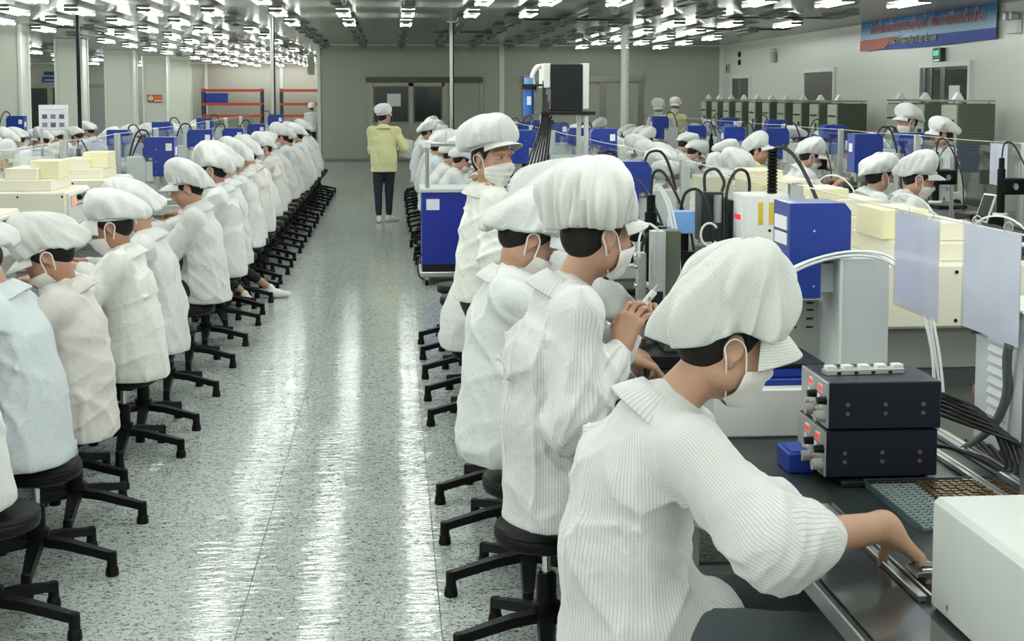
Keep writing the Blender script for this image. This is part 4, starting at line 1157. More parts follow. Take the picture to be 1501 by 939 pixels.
for k, (x, y) in enumerate(((4.2,8.9), (4.3,10.1), (4.2,11.4), (-2.9,10.6), (-5.7,10.3), (1.5,12.4), (4.9,14.6), (-2.9,16.2), (-6.2,14.0))):
    put(ctrl, 'ctrl', (x, y, .75), R(90), 'dark controller box with red display, %s of its kind from the camera' % nth(k+1), 'controller boxes', (1.1,1.1,1.4))

# the stools and the seated rows
def stool(x, y, a, label, group, fine=True, seat=1.0):
    o = put(stoolF if fine else stoolC, 'stoolF' if fine else 'stoolC', (x, y, 0), a, label, group); return o
def person_at(i, x, y, rz, label, group, near, sc=1.0):
    src = (mids if near else fars); s = src[i % (4 if near or i % 5 != 4 else 5)]; key = ('m' if near else 'f')+s.name
    return put(s, key, (x, y, 0), rz, label, group, (sc, sc, sc))

# left aisle row: stools
ysl = [4.62, 5.24, 5.88, 6.40, 6.95, 7.50, 8.35, 9.22, 10.02]+[10.87+.62*k for k in range(25)]
for k, y in enumerate(ysl):
    x = -1.31 if k != 3 else -1.48
    stool(x, y, R(-12)+(.15*math.sin(k*2.3) if k > 8 else 0), 'black round five-legged stool, %s from the camera in the left aisle row' % nth(k+1), 'left aisle stools', k < 14)
# right aisle row: stools
ysr = [4.34, 4.92, 5.50, 6.05, 7.5, 8.12, 8.76, 9.40, 10.0]
for k, y in enumerate(ysr):
    stool(.475+(.05 if k > 8 else 0), y, R(192)+(.15*math.sin(k*1.7) if k > 8 else 0), 'black round five-legged stool, %s from the camera in the right aisle row' % nth(k+1), 'right aisle stools', k < 12)

# left aisle row workers beyond the hand-posed ones
prs = random.Random(8)
for n, yy in enumerate([y for y in ysl if y > 12.5 and y < 26.2]):
    person_at(n % 4, -1.34+prs.uniform(-.05,.05), yy, R(90+prs.uniform(-14,14)), 'seated worker in white coat, %s from the camera in the far left aisle row' % nth(n+1), 'far workers in the left aisle row', yy < 17, prs.uniform(.97,1.05))
def rowp(x, y0, y1, st, rz, where, near_lim, seed, skip=.15, jit=.08):
    pr = random.Random(seed); y = y0; m = 0
    while y < y1:
        if pr.random() > skip:
            person_at(pr.randrange(4), x+pr.uniform(-jit,jit), y, R(rz+pr.uniform(-15,15)), 'seated white-coated worker, %s from the camera %s' % (nth(m+1), where), 'workers '+where, y < near_lim, pr.uniform(.96,1.04))
            put(stoolC, 'stoolC', (x, y, 0), pr.uniform(0,6), 'black round stool, %s from the camera %s' % (nth(m+1), where), 'stools '+where)
            m += 1
        y += st*pr.uniform(.95,1.25)
rowp(.50, 14.5, 25.6, .58, -90, 'in the right aisle row beyond the blue cart', 0, 4, .05)
rowp(-3.62, 12.9, 26, .74, -90, 'behind the left aisle bench', 17, 5, .03)
rowp(-4.85, 10.4, 25, .85, 90, 'on the near side of the outer left bench', 0, 6, .2)
rowp(-7.1, 12.5, 20.2, .9, -90, 'on the far side of the outer left bench', 0, 7, .3)
rowp(2.78, 10.6, 25, .72, 90, 'behind the right aisle bench', 14.5, 9, .08)
rowp(3.42, 14.4, 25.5, .8, -90, 'on the near side of the outer right bench', 0, 10, .12)
rowp(5.6, 15.6, 25.5, .85, 90, 'on the far side of the outer right bench', 0, 12, .2)

# control cabinets along the right wall
def make_cabinet():
    t = thing('test_cabinet', '', 'cabinet')
    MB().box(-.52,-.27,0,0,.27,1.60,c=.006).build('body', green_dark, t)
    fp = MB().box(-.545,-.26,.02,-.52,.26,1.58,c=.004).build('control_panel', panel_lt, t)
    for z in (1.10,.80,.50): MB().box(-.552,-.20,z,-.545,-.08,z+.14).build('meter', dark_metal, fp); MB().box(-.552,.02,z+.04,-.545,.18,z+.08).build('display_window', paper_w, fp)
    MB().box(-.552,-.2,1.36,-.545,.2,1.39).build('slot', dark_metal, fp)
    for k in range(12): MB().box(-.36,-.278,.95+k*.045,-.16,-.27,.965+k*.045).build('louvre', mat('louvre_green', (.10,.12,.085), .4), t)
    MB().box(-.54,-.27,1.62,0,-.24,1.65).box(-.54,.24,1.62,0,.27,1.65).box(-.5,-.26,1.60,-.47,-.24,1.62).box(-.1,-.26,1.60,-.07,-.24,1.62).build('top_rail', panel_lt, t)
    return t
cab = make_cabinet(); ycab = [24.65,25.75,26.85,28.0,29.15,30.3,31.5,32.7,33.9,35.1]
tentp = thing('number_tent', '', 'marker'); MB().prism([(-.07,0), (.07,0), (.008,.10), (-.008,.10)], 1, -.06, .06).build('card', paper_w, tentp); MB().prism([(-.073,0.0), (-.069,0), (-.012,.09), (-.016,.09)], 1, -.045, .045).build('printed_face', paper_m, tentp)
for k, y in enumerate(ycab+[18.9, 20.1, 21.1]):
    g = k >= 10
    lab = 'dark green cabinet, %s from the camera in the %s bank by the right wall' % (nth((k-10 if g else k)+1), 'near' if g else 'far')
    x = 8.30 if not g else 8.12
    put(cab, 'cab', (x, y, 0), 0, lab, 'cabinets by the right wall', (1,1,1.02 if g else 1))
    put(tentp, 'tent', (x-.40, y+.05, 1.62*(1.02 if g else 1)+.02*0+.032), 0, 'white folded card on the %s cabinet from the camera, %s bank' % (nth((k-10 if g else k)+1), 'near' if g else 'far'), 'number cards')

# red shelving against the deep wall
def rack(x0, x1, lab):
    t = thing('storage_rack', lab, 'shelf', ((x0+x1)/2, 58.6, 0)); w = (x1-x0)/2
    for x in (-w, w-.08):
        for y in (-.4, .35): MB().box(x,y,0,x+.08,y+.06,2.0).build('upright', mat('rack_upright', (.02,.04,.10), .5), t)
    for z in (.85, 1.32, 1.87): MB().box(-w,-.42,z,w,-.36,z+.11).build('beam', orange_shelf, t); MB().box(-w,-.36,z+.06,w,.4,z+.10).build('shelf_board', orange_shelf, t)
    return t
rack(-7.62, -5.20, 'orange-red storage rack against the far wall, left one'); rack(-4.50, -2.0, 'orange-red storage rack against the far wall, right one')
t = thing('storage_crate', 'blue plastic crate on the left orange rack', 'crate', (-7.05, 58.6, 1.42)); MB().box(-.42,-.3,0,.42,.25,.38,c=.02).build('tub', blue_dark, t); MB().box(-.44,-.32,.34,.44,.27,.40,c=.01).build('rim', blue_dark, t)
# ---------------------------------------------------------------- the people nearest the camera, posed one by one
def j_of(P, Wp, Ch, N, H, M, S, E, Rr, h, k, a, kind='sit', **kw):
    d = dict(P=A3(*P), W=A3(*Wp), C=A3(*Ch), N=A3(*N), H=A3(*H), M=M, kind=kind)
    for i in (0, 1):
        d['S%d' % i] = A3(*S[i]); d['E%d' % i] = A3(*E[i]); d['R%d' % i] = A3(*Rr[i]); d['h%d' % i] = A3(*h[i]); d['k%d' % i] = A3(*k[i]); d['a%d' % i] = A3(*a[i])
    d.update(kw); return d
# near right: pinstriped worker reaching to the right
j = j_of((0,.02,.60), (0,-.005,.76), (0,.03,.92), (0,.09,1.06), (0,.225,1.205), rotm(21, 6, 0),
         ((.175,.115,1.01), (-.165,.13,1.01)), ((.325,.245,.862), (-.24,.28,.80)), ((.215,.515,.857), (-.05,.40,.80)),
         ((.09,.05,.57), (-.09,.05,.57)), ((.13,.44,.58), (-.13,.44,.58)), ((.12,.42,.085), (-.12,.42,.085)))
make_person(j, 'nearest worker in pinstriped white coat and puffy cap, reaching right over the bench', (.50, 3.03), R(-90), res=.0068, cloth=stripe_cloth, capm=cap_stripe, seed=31,
            capd=dict(dims=(.130,.118,.155,.180), sag=.040, pleat=.013, npl=13, lump=.017, brim=.062, brim_droop=.045, tiltband=.24), captilt=5, capz=.006, legs_m=jeans_m, coat_r=1.10, hem=.42, sleeve=1.34, short=(.60,.1), arm_r=1.28, folds=.012,
            hands={0: dict(d=(-.02,.72,-.68), n=(.1,-.72,-.68), curl=(10,42,30), thumb=48, spread=13), 1: dict(d=(.1,.9,-.4))})
put(stoolF, 'stoolF', (.47, 3.03, 0), R(190), 'tall black stool under the nearest pinstriped worker', 'right aisle stools', (1,1,1.16))
# second: standing pinstriped worker holding a white connector
j = j_of((0,.0,.66), (0,-.02,.82), (0,-.005,1.00), (0,.04,1.19), (0,.125,1.350), rotm(8, 22, 0),
         ((.165,.05,1.15), (-.165,.07,1.15)), ((.235,.03,.87), (-.22,.10,.89)), ((.11,.175,1.035), (-.05,.21,1.06)),
         ((.085,.02,.62), (-.085,.02,.62)), ((.085,.12,.42), (-.085,.12,.42)), ((.085,.10,.085), (-.085,.10,.085)), kind='stand')
make_person(j, 'standing worker in pinstriped coat with black hair holding a white connector', (.46, 4.02), R(-90), res=.0068, cloth=stripe_cloth, capm=cap_stripe, seed=37,
            capd=dict(dims=(.132,.118,.150,.168), sag=.0, pleat=.009, npl=26, lump=.013, brim=.050, brim_droop=.02, tiltband=.06), coat_r=1.10, hem=.535, sleeve=1.18, folds=.012,
            hands={0: dict(d=(-.15,.35,.9), n=(-.75,.5,-.1), curl=(30,42,25), thumb=40), 1: dict(d=(.1,.6,.75), n=(.7,.3,-.4), curl=(60,60,30), thumb=35)})
cn = thing('white_connector', 'small white plug connector held up by the standing pinstriped worker', 'connector', (.72, 3.92, 1.185)); cn.rotation_euler = (0, RAD(-50), 0)
MB().box(-.025,-.012,-.008,.02,.012,.008,c=.002).build('shell', trim_m, cn); MB().box(.02,-.008,-.005,.04,.008,.005).box(-.012,-.016,-.004,.0,.016,.004).build('pins', steel, cn)
# third and fourth, bowed over the bench
FC = dict(dims=(.120,.108,.155,.150), sag=.055, pleat=.008, npl=18, lump=.014)
make_person(pose_sit(0, 6, 40, 14, seat=.53, hz=(.86,.86), reach=(.40,.40)), 'bowed worker in long pale gown behind the standing pinstriped worker', (.385, 4.86), R(-92), res=.010, cloth=cloth_mat('pale_gown', (.65,.67,.655)), seed=41, capd=FC, coat_r=1.18, sleeve=1.2, hem=.50, short=(.25,.1))
make_person(pose_sit(2, 8, 34, -5, seat=.60, hz=(.88,.86), reach=(.42,.38)), 'worker in white bunched hood, second behind the standing pinstriped worker', (.50, 5.45), R(-88), res=.012, cloth=white_cloth, seed=43, capd=dict(FC, dims=(.135,.12,.16,.14)), coat_r=1.1, sleeve=1.15)
# the woman who looks back
j = pose_stand(1.60, 2, 3, -62, reach=(.13,.18), hz=(.84,.86), hx=(.20,.17)); j['H'] = j['N']+A3(0,.02,.150)
make_person(j, 'standing worker in plain white coat looking back over her shoulder in a pleated mask', (.43, 6.6), R(-80), res=.0085, cloth=cloth_mat('warm_white_cloth', (.73,.74,.69)), seed=47, eyes=True, capz=.016, maskpl=True,
            capd=dict(dims=(.135,.125,.175,.125), sag=.0, pleat=.007, npl=20, lump=.006, brim=.060, brim_droop=.016, tiltband=.18), coat_r=1.06, hem=.80, sleeve=1.05)
make_person(pose_sit(16, 22, 50, 0, hz=(.84,.84), reach=(.42,.40)), 'seated bowed worker half hidden behind the woman looking back', (.40, 7.5), R(-90), res=.012, seed=49, capd=FC, coat_r=1.1, sleeve=1.15)

# left aisle, near
make_person(pose_sit(4, 12, 45, 0, seat=.46), 'worker at the left picture edge, only a white sleeve and back showing', (-1.36, 4.52), R(90), res=.012, seed=51, capd=FC, coat_r=1.08, sleeve=1.15)
make_person(pose_sit(4, 14, 50, 6, seat=.46, reach=(.40,.42)), 'hunched worker in bluish coat, first full back from the left edge', (-1.30, 5.10), R(88), res=.010, cloth=blue_cloth, seed=53, capd=FC, coat_r=1.12, sleeve=1.2)
make_person(pose_sit(0, 10, 44, 4, seat=.385, reach=(.38,.40)), 'bowed worker in cream coat with textured cap and dark band', (-1.27, 5.80), R(90), res=.010, cloth=cream_cloth, capm=cap_stripe, seed=55, skin_m=skin_dark, capd=dict(FC, lump=.015), coat_r=1.08, sleeve=1.12)
make_person(pose_sit(2, 9, 24, 4, seat=.40, reach=(.36,.38)), 'masked worker in white coat with long swept-back cap, left aisle', (-1.24, 6.92), R(90), res=.010, cloth=cloth_mat('soft_white_cloth', (.73,.725,.69)), seed=57, skin_m=skin_dark, capd=dict(dims=(.118,.11,.178,.125), sag=.03, pleat=.005, npl=12, lump=.010, brim=.065, brim_droop=.035), coat_r=1.08, sleeve=1.15)
make_person(pose_sit(2, 12, 34, 0), 'worker whose white cap shows just behind the swept-back cap', (-1.22, 7.52), R(90), res=.012, seed=59, capd=FC, coat_r=1.05)
make_person(pose_sit(2, 10, 26, 6, seat=.43, hz=(.92,.92), reach=(.32,.30), hx=(.06,.06)), 'unmasked worker in white coat bent over a handheld part', (-1.20, 9.25), R(90), res=.010, seed=61, mask=False, capd=FC, coat_r=1.06, sleeve=1.1, eyes=True)
ph_ = thing('handheld_part', 'dark handheld part between the unmasked worker\'s hands', 'device', (-1.585, 9.25, .90)); MB().box(-.05,-.075,-.008,.05,.075,.008,c=.003).build('case', dark_metal, ph_); MB().box(-.042,-.066,.0081,.042,.066,.009).build('face', mat('maroon_face', (.12,.03,.03), .3), ph_)
make_person(pose_sit(0, 8, 20, -10, seat=.50), 'tall seated worker in white cap just behind the unmasked one', (-1.17, 10.02), R(92), res=.013, seed=63, capd=FC, coat_r=1.08)
make_person(pose_sit(2, 8, 22, 14, seat=.48), 'seated worker with face turned aside, third behind the handheld part', (-1.20, 10.87), R(85), res=.014, seed=65, mask=False, capd=FC)
j = pose_sit(2, 10, 24, 0, seat=.48, legs=2, reach=(.33,.36)); j['a0'] = A3(.22, -.16, .09); j['k0'] = A3(.17, .20, .36); j['ankle'] = .30; j['foot0'] = A3(.2,-1,0)
make_person(j, 'worker with one leg and white shoe stretched into the aisle', (-1.22, 12.11), R(90), res=.013, seed=67, shoes=shoe_m, capd=FC, coat_r=1.05)

# woman in the aisle, back to the camera
j = pose_stand(1.60, 0, 12, -38, reach=(.22,.24), hz=(1.0,1.0), hx=(.22,.02), step=.05); j['k0'] = A3(.07,.05,.44); j['a1'] = A3(-.075,-.03,.085); j['a0'] = A3(.06,.10,.085); j['foot0'] = A3(.8,.6,0)
make_person(j, 'woman in pale yellow coat walking away down the aisle', (-.11, 19.6), 0, res=.013, cloth=yellow_cloth, legs_m=mat('navy_trousers', (.012,.022,.035), .8), seed=71, shoes=shoe_m, capd=dict(dims=(.115,.11,.14,.11), sag=0, brim=.03), coat_r=1.02, hem=.70, mask=False)
pp = thing('sheaf_of_paper', 'white papers held by the woman in yellow', 'paper', (.19, 19.84, 1.03)); pp.rotation_euler = (RAD(20), RAD(12), RAD(-10))
MB().box(-.09,-.0015,-.14,.10,.0015,.12).build('sheet', paper_w, pp); MB().box(-.075,-.004,-.15,.09,-.002,.10).build('sheet', paper_m, pp)

# right: people behind the second bench row and across the room
GC = dict(dims=(.118,.108,.150,.14), sag=.04, lump=.012)
make_person(pose_sit(5, 12, 24, -12, seat=.48, reach=(.42,.40), hz=(.88,.88)), 'masked worker with tablet on the outer right bench, facing right', (3.36, 9.25), R(-92), res=.013, seed=73, capd=GC, sleeve=1.1)
make_person(pose_sit(8, 12, 14, 10, seat=.46), 'worker with flat white cap left of the tablet worker', (3.32, 9.95), R(-88), res=.014, seed=75, capd=dict(GC, dims=(.13,.12,.16,.10)))
tb = thing('tablet', 'white-framed tablet propped on the outer right bench', 'tablet', (3.93, 9.2, .90)); tb.rotation_euler = (0, RAD(20), RAD(10)); MB().box(-.006,-.07,0,.006,.07,.20,c=.002).build('frame', trim_m, tb); MB().box(-.008,-.06,.012,-.006,.06,.188).build('screen', dark_metal, tb)
MB().box(-.03,-.05,-.145,.03,.05,.0,c=.004).build('stand', dark_metal, tb)
make_person(pose_stand(1.62, 6, 14, 10, hz=(1.0,1.0)), 'tall standing worker facing left behind the outer right bench', (5.42, 14.4), R(90), res=.014, seed=77, skin_m=skin, mask=True, capd=dict(GC, dims=(.13,.12,.18,.13)), coat_r=1.05)
make_person(pose_stand(1.50, 8, 18, 0, hz=(.98,.98)), 'unmasked worker in smooth white cap facing left beside the hanging papers', (5.40, 13.4), R(88), res=.014, seed=79, mask=False, capd=dict(GC, dims=(.12,.11,.17,.12)))
make_person(pose_sit(12, 14, 30, 0, seat=.48, reach=(.45,.45), hz=(.92,.92)), 'seated worker leaning right with bare forearms on the outer right bench', (3.72, 13.2), R(-90), res=.013, seed=81, capd=GC, short=(.6,.6), sleeve=1.1)
make_person(pose_sit(6, 10, 10, -25, seat=.48), 'worker in yellow-green coat and white cap facing right', (3.45, 13.75), R(-90), res=.014, seed=83, cloth=yellow_cloth, mask=False, capd=GC)
for k, (x, y, l) in enumerate(((3.34,9.25,'tablet worker'), (3.30,9.95,'flat-capped worker'), (3.70,13.2,'bare-forearmed worker'), (3.43,13.78,'yellow-green coated worker'), (2.72,4.55,'worker behind the louvred cabinet'), (.44,8.12,'first empty place right of the blue cart'))):
    if k < 5: put(stoolC, 'stoolC', (x, y, 0), k, 'black round stool under the '+l, 'stools under the right hand workers', (1,1,1.08))
j = pose_sit(20, 14, 30, 0, seat=.42, reach=(.66,.55), hz=(.84,.82)); j['R0'] = A3(-.02,.70,.84); j['E0'] = A3(.10,.46,.88); j['S0'] = A3(.14,.24,1.0)
make_person(j, 'worker across the bench, only a hand showing past the louvred cabinet', (2.72, 4.52), R(90), res=.010, seed=85, skin_m=skin_dark, capd=GC, short=(.5,.1))
a_ = put(fars[4], 'stander', (5.0, 26.3, 0), R(150), 'standing worker far back beyond the outer right row', 'standing workers far back', (1,1,1.04))
b2 = make_person(pose_stand(1.66, 4, 10, 0), 'standing worker in yellow coat at the far right corner', (5.55, 27.6), R(160), res=.024, seed=87, cloth=yellow_cloth, capd=GC)
c2 = copy_tree(fars[4], (-2.45, 44.0, 0), R(0), 'lone worker far back before the right orange rack', 'standing workers far back'); c2.scale = (.95,.95,.93)

# ---------------------------------------------------------------- things on the near right bench
t = thing('equipment_case', 'white rounded equipment box at the bottom right corner', 'box', (1.045, 1.85, .75))
bx = MB().box(0,0,.0005,.62,.79,.222,c=.010); o = bx.build('case', mat('worn_white_paint', (.52,.55,.53), .5, noise=.10, nscale=3, bump=.05, bscale=20), t)
for y in (.1,.4,.7): MB().cyl((-.002,y,.03), (0,y,.03), .005, n=8).build('screw', steel, t)
put(psu, 'psu', (1.105, 3.50, .7655), 0, 'dark power supply with red displays, lower of the stacked pair', 'stacked power supplies', (.94,1,.92))
put(psu, 'psu', (1.108, 3.495, .8925), R(-1), 'dark power supply with red displays, upper of the stacked pair', 'stacked power supplies', (.94,1,.92))
tag(MB().box(1.14, 3.48, .7505, 1.38, 3.74, .765, c=.003).build('rubber_pad', dark_metal), 'flat black pad under the stacked power supplies', 'pad')
cs = thing('connector_strip', 'silver notched connector strip lying on the power supplies', 'fixture', (1.125, 3.58, 1.020)); cs.rotation_euler.z = RAD(4)
st = MB().box(0,0,0,.215,.035,.014,c=.001).build('rail', alu, cs)
for k in range(5): MB().box(.004+k*.046,.004,.014,.030+k*.046,.031,.024,c=.001).build('clip', trim_m, cs)
for k in range(4): MB().box(.030+k*.047,-.001,.002,.040+k*.047,.0,.009).build('slot', dark_metal, cs)
# the large robot with the blue head
t = thing('large_dispensing_robot', 'tall grey robot with blue head cover and white air hoses behind the power supplies', 'machine', (0,0,0))
MB().box(.93,4.02,.7505,1.28,4.50,.895,c=.006).build('base', white_paint, t); MB().box(1.20,4.52,.7505,1.70,4.92,.80,c=.005).build('rear_base', grey_paint, t)
MB().box(1.02,4.06,.895,1.27,4.48,.915,c=.003).build('stage_plate', blue_paint, t); MB().box(1.03,4.08,.915,1.26,4.46,.945,c=.003).build('stage_tray', blue_dark, t); MB().box(1.02,4.07,.945,1.275,4.47,.96,c=.003).build('stage_top', dark_metal, t)
cl = MB().box(1.485,4.60,.80,1.655,4.86,1.208,c=.003).build('column', grey_paint, t); MB().box(1.487,4.596,.81,1.494,4.60,1.20).build('column_edge', trim_m, cl)
MB().box(1.36,4.66,1.085,1.485,4.82,1.185,c=.003).build('arm', grey_paint, t)
hd = MB(); hd.prism([(1.312,1.075), (1.420,1.075), (1.420,1.215), (1.520,1.215), (1.520,1.365), (1.498,1.392), (1.312,1.392)], 1, 4.60, 4.80)
hd = hd.build('head_cover', blue_paint, t)
MB().box(1.309,4.63,1.30,1.312,4.78,1.345).box(1.309,4.63,1.25,1.312,4.78,1.29).build('label', paper_w, hd)
MB().box(1.292,4.66,1.12,1.299,4.67,1.20).box(1.299,4.66,1.12,1.312,4.67,1.128).box(1.299,4.66,1.192,1.312,4.67,1.20).build('handle', black_plastic, hd)
for z in (1.115,1.20,1.30): MB().cyl((1.395,4.598,z), (1.395,4.60,z), .004, n=8).build('screw', chrome, hd)
MB().box(1.30,4.64,1.0,1.355,4.72,1.075,c=.002).build('nozzle_block', mat('nozzle_grey', (.12,.13,.14), .4, .6), t)
MB().cyl((1.32,4.68,.97), (1.32,4.68,1.0), .012, n=10).cyl((1.32,4.68,.95), (1.32,4.68,.97), .005, n=8).build('nozzle', steel, t)
pl = MB().box(1.365,4.80,.80,1.478,4.82,1.04,c=.002).build('jig_plate', mat('jig_plate', (.34,.35,.31), .45, .4), t)
for x in (1.385,1.445):
    for z in (.945,.975,1.005,1.03): MB().box(x-.012,4.797,z-.003,x+.012,4.80,z+.003).build('plate_slot', dark_metal, pl)
for k, (dz, dy) in enumerate(((0,0), (.008,.02), (.016,-.02), (.004,.04))):
    MB().tube([(1.20+k*.01,4.42+dy,1.12+dz), (1.27,4.45+dy,1.175+dz), (1.40,4.50+dy,1.215+dz), (1.54,4.52+dy,1.225+dz), (1.64,4.50+dy,1.19+dz), (1.70+.01*k,4.45+dy,1.08), (1.735+.008*k,4.42+dy,.93), (1.74+.012*k,4.40+dy,.78)], .0048, n=7).build('air_hose', hose_m, t, True)
# white robot with two yellow stripes behind it
t = thing('white_robot', 'white box robot with two yellow stripes left of the blue-headed robot', 'machine', (0,0,0))
MB().box(1.20,5.30,.7505,1.75,5.85,.86,c=.006).build('base', grey_paint, t)
hb_ = MB().box(1.365,5.40,.86,1.60,5.62,1.362,c=.004).build('body', white_paint, t)
for x in (1.424,1.466): MB().box(x-.009,5.396,1.25,x+.009,5.40,1.335).build('yellow_stripe', mat('stripe_yellow', (.60,.45,.03), .5), hb_)
MB().cyl((1.46,5.396,1.225), (1.46,5.40,1.225), .006, n=8).build('screw', dark_metal, hb_); MB().box(1.363,5.45,1.20,1.365,5.58,1.33).build('label', paper_w, hb_); MB().box(1.362,5.47,1.26,1.363,5.56,1.28).build('label_mark', red_led, hb_)
cc_ = MB()
for k in range(13): cc_.lathe([(.0,0), (.015,0), (.021,.004), (.021,.009), (.015,.013), (.0,.013)], n=12, org=(1.495,5.5,1.362+k*.0135))
cc_.build('corrugated_boot', black_plastic, t, True)
MB().tube([(1.495,5.5,1.53), (1.52,5.48,1.545), (1.56,5.45,1.52), (1.60,5.40,1.44), (1.635,5.3,1.30), (1.64,5.2,1.15)], .0075, n=8).build('cable', cable_m, t, True)
# small light blue box and black optics
t = thing('optics_stand', 'black optics assembly with light blue box and beige ring cable behind the striped cap', 'instrument', (0,0,0))
MB().box(1.05,5.50,.7505,1.55,5.95,.78,c=.004).build('base', dark_metal, t)
MB().cyl((1.17,5.68,.78), (1.17,5.68,1.20), .03, n=14).box(1.14,5.62,1.0,1.22,5.72,1.12,c=.004).build('post', black_plastic, t)
MB().box(1.115,5.60,1.195,1.21,5.70,1.283,c=.003).build('light_blue_box', light_blue, t); MB().box(1.113,5.64,1.22,1.115,5.68,1.26).build('label', paper_w, t)
MB().box(1.24,5.62,1.16,1.33,5.75,1.36,c=.004).box(1.36,5.60,1.05,1.45,5.78,1.33,c=.004).box(1.30,5.60,1.08,1.42,5.66,1.16,c=.003).build('camera_body', mat('camera_black', (.012,.02,.02), .4), t)
MB().cyl((1.30,5.60,1.24), (1.30,5.60,1.35), .018, n=12).build('lens_tube', steel, t, True); MB().cyl((1.25,5.58,1.0), (1.25,5.58,1.14), .022, n=12).build('lens_tube', steel, t, True)
MB().tube([(1.31+.045*math.cos(a), 5.50, 1.11+.045*math.sin(a)) for a in np.linspace(0, 2*PI, 18, endpoint=False)], .008, n=7, smooth=0, closed=True).build('ring_cable', mat('beige_cable', (.50,.44,.34), .5), t, True)
MB().tube([(1.25+.035*math.cos(a), 5.52, 1.20+.045*math.sin(a)) for a in np.linspace(.6, 5.6, 14)], .005, n=6, smooth=0).build('white_cable_loop', hose_m, t, True)
for pts in ([(1.16,5.65,1.29), (1.17,5.6,1.36), (1.22,5.58,1.37), (1.26,5.56,1.28), (1.28,5.55,1.1)], [(1.27,5.7,1.36), (1.27,5.7,1.43), (1.31,5.68,1.45), (1.34,5.66,1.40), (1.33,5.66,1.36)], [(1.34,5.6,1.15), (1.34,5.62,1.35), (1.38,5.64,1.44), (1.43,5.66,1.44), (1.45,5.68,1.38), (1.44,5.68,1.32)], [(.98,5.6,.9), (1.0,5.62,1.15), (1.05,5.62,1.20), (1.10,5.62,1.17), (1.13,5.6,1.05)]):
    MB().tube(pts, .0065, n=7).build('cable', cable_m, t, True)
# slide mechanism left of it
t = thing('slide_unit', 'grey-green vertical slide unit beyond the standing pinstriped worker\'s face', 'machine', (.93, 5.15, .75))
MB().box(-.02,-.08,0,.22,.20,.05,c=.004).build('base', dark_metal, t)
MB().box(.07,0,.05,.13,.10,.50,c=.003).build('column', green_dark, t); MB().box(.035,-.02,.18,.07,.06,.50,c=.002).box(.02,-.015,.16,.035,.05,.50).build('slide_rail', alu, t)
MB().box(.0,-.03,.14,.06,.03,.28,c=.003).build('carriage', dark_metal, t); MB().box(-.03,-.01,.10,.0,.05,.42,c=.002).build('bracket', steel, t)
for z in (.15,.22,.30,.37): MB().cyl((-.04,.02,z), (-.02,.02,z), .012, n=10).build('fitting', chrome, t)
MB().tube([(.05,.0,.50), (.0,-.02,.53), (-.03,-.02,.47), (-.02,.0,.38)], .005, n=6).build('hose', hose_m, t, True)
for k in range(2): MB().tube([(.06+.01*k,.1,.66), (.10+.012*k,.1,.58), (.13+.014*k,.1,.40), (.145+.01*k,.1,.1)], .005, n=6).build('air_hose', hose_m, t, True)
# louvred cabinet behind the hanging sheets
t = thing('louvred_cabinet', 'grey cabinet with louvred vents and black knob under the right hanging sheet', 'cabinet', (1.685, 3.96, .7505))
bd = MB().box(0,-1.0,0,.42,0,.42,c=.006).build('body', grey_paint, t)
for y0_ in (-.16, -.40):
    for k in range(9):
        z = .10+k*.030; vs = [(-.001,y0_-.06,z), (-.001,y0_+.06,z), (-.010,y0_+.055,z+.002), (-.010,y0_-.055,z+.002), (-.001,y0_-.055,z+.018), (-.001,y0_+.055,z+.018)]
        MB().add(vs, [(0,1,2,3), (3,2,5,4), (0,3,4), (1,5,2)]).build('louvre', grey_paint, bd)
MB().cyl((-.03,-.045,.33), (0,-.045,.33), .014, n=14).build('knob', black_plastic, t, True)
MB().box(-.004,-1.0,.055,0,-.0,.06).build('seam', dark_metal, bd)
for k, z in enumerate((0,.012)): MB().tube([(-.02+z,-.30,.42), (-.03+z,-.27,.30), (-.02+z,-.25,.18), (-.05+z,-.22,.08), (-.10,-.16,.01)], .008, n=8).build('grey_cable', grey_cable, t, True)
for k, (y, z, lab) in enumerate(((4.07,1.392,'printed sheet in clear sleeve hanging left of the other near one'), (3.545,1.405,'printed sheet in clear sleeve hanging nearest the right picture edge'))):
    put(paper, 'paper', (1.545, y, z), 0, lab, 'sheets hanging from the divider cord', (1,1.15,1.0))
for k, (x, y, z) in enumerate(((4.48,10.2,1.39), (4.48,9.4,1.38), (4.48,8.85,1.36), (-2.48,9.9,1.38), (-2.48,12.2,1.36), (-2.48,6.5,1.38))):
    put(paper, 'paper', (x, y, z), 0, 'printed sheet hanging on %s divider cord, %s from the camera there' % (('the outer right','the left aisle')[k > 2], ('third','second','first','second','third','first')[k]), 'sheets hanging from the divider cord', (1,1.0,1.1))
# cables from the power supplies
cb = MB()
for k in range(6):
    cb.tube([(1.45,3.68+.02*k,.95-.012*k), (1.50,3.66,.94-.012*k), (1.57+.008*k,3.62-.02*k,.90-.01*k), (1.61+.006*k,3.60-.02*k,.82), (1.60,3.56-.03*k,.765), (1.62+.02*k,3.9,.760)], .0055, n=7)
tag(cb.build('cable_bundle', cable_m, None, True), 'bundle of black cables looping down right of the power supplies', 'cable')
cb = MB()
for k in range(3): cb.tube([(1.44,3.70+.02*k,.80), (1.50,3.66,.80), (1.56+.01*k,3.60,.78), (1.60,3.50-.03*k,.757)], .005, n=7)
tag(cb.build('cable_bundle', cable_m, None, True), 'short black cables from the lower power supply to the bench', 'cable')
for k, (x, w) in enumerate(((1.50,.012), (1.60,.02))): tag(MB().box(x-w,3.0,.7505,x+w,4.0,.768,c=.003).box(x-w*.3,3.0,.768,x+w*.3,4.0,.772).build('bench_rail', alu), 'aluminium rail set in the bench beside the louvred cabinet, %s one' % ('narrow','wide')[k], 'rail')
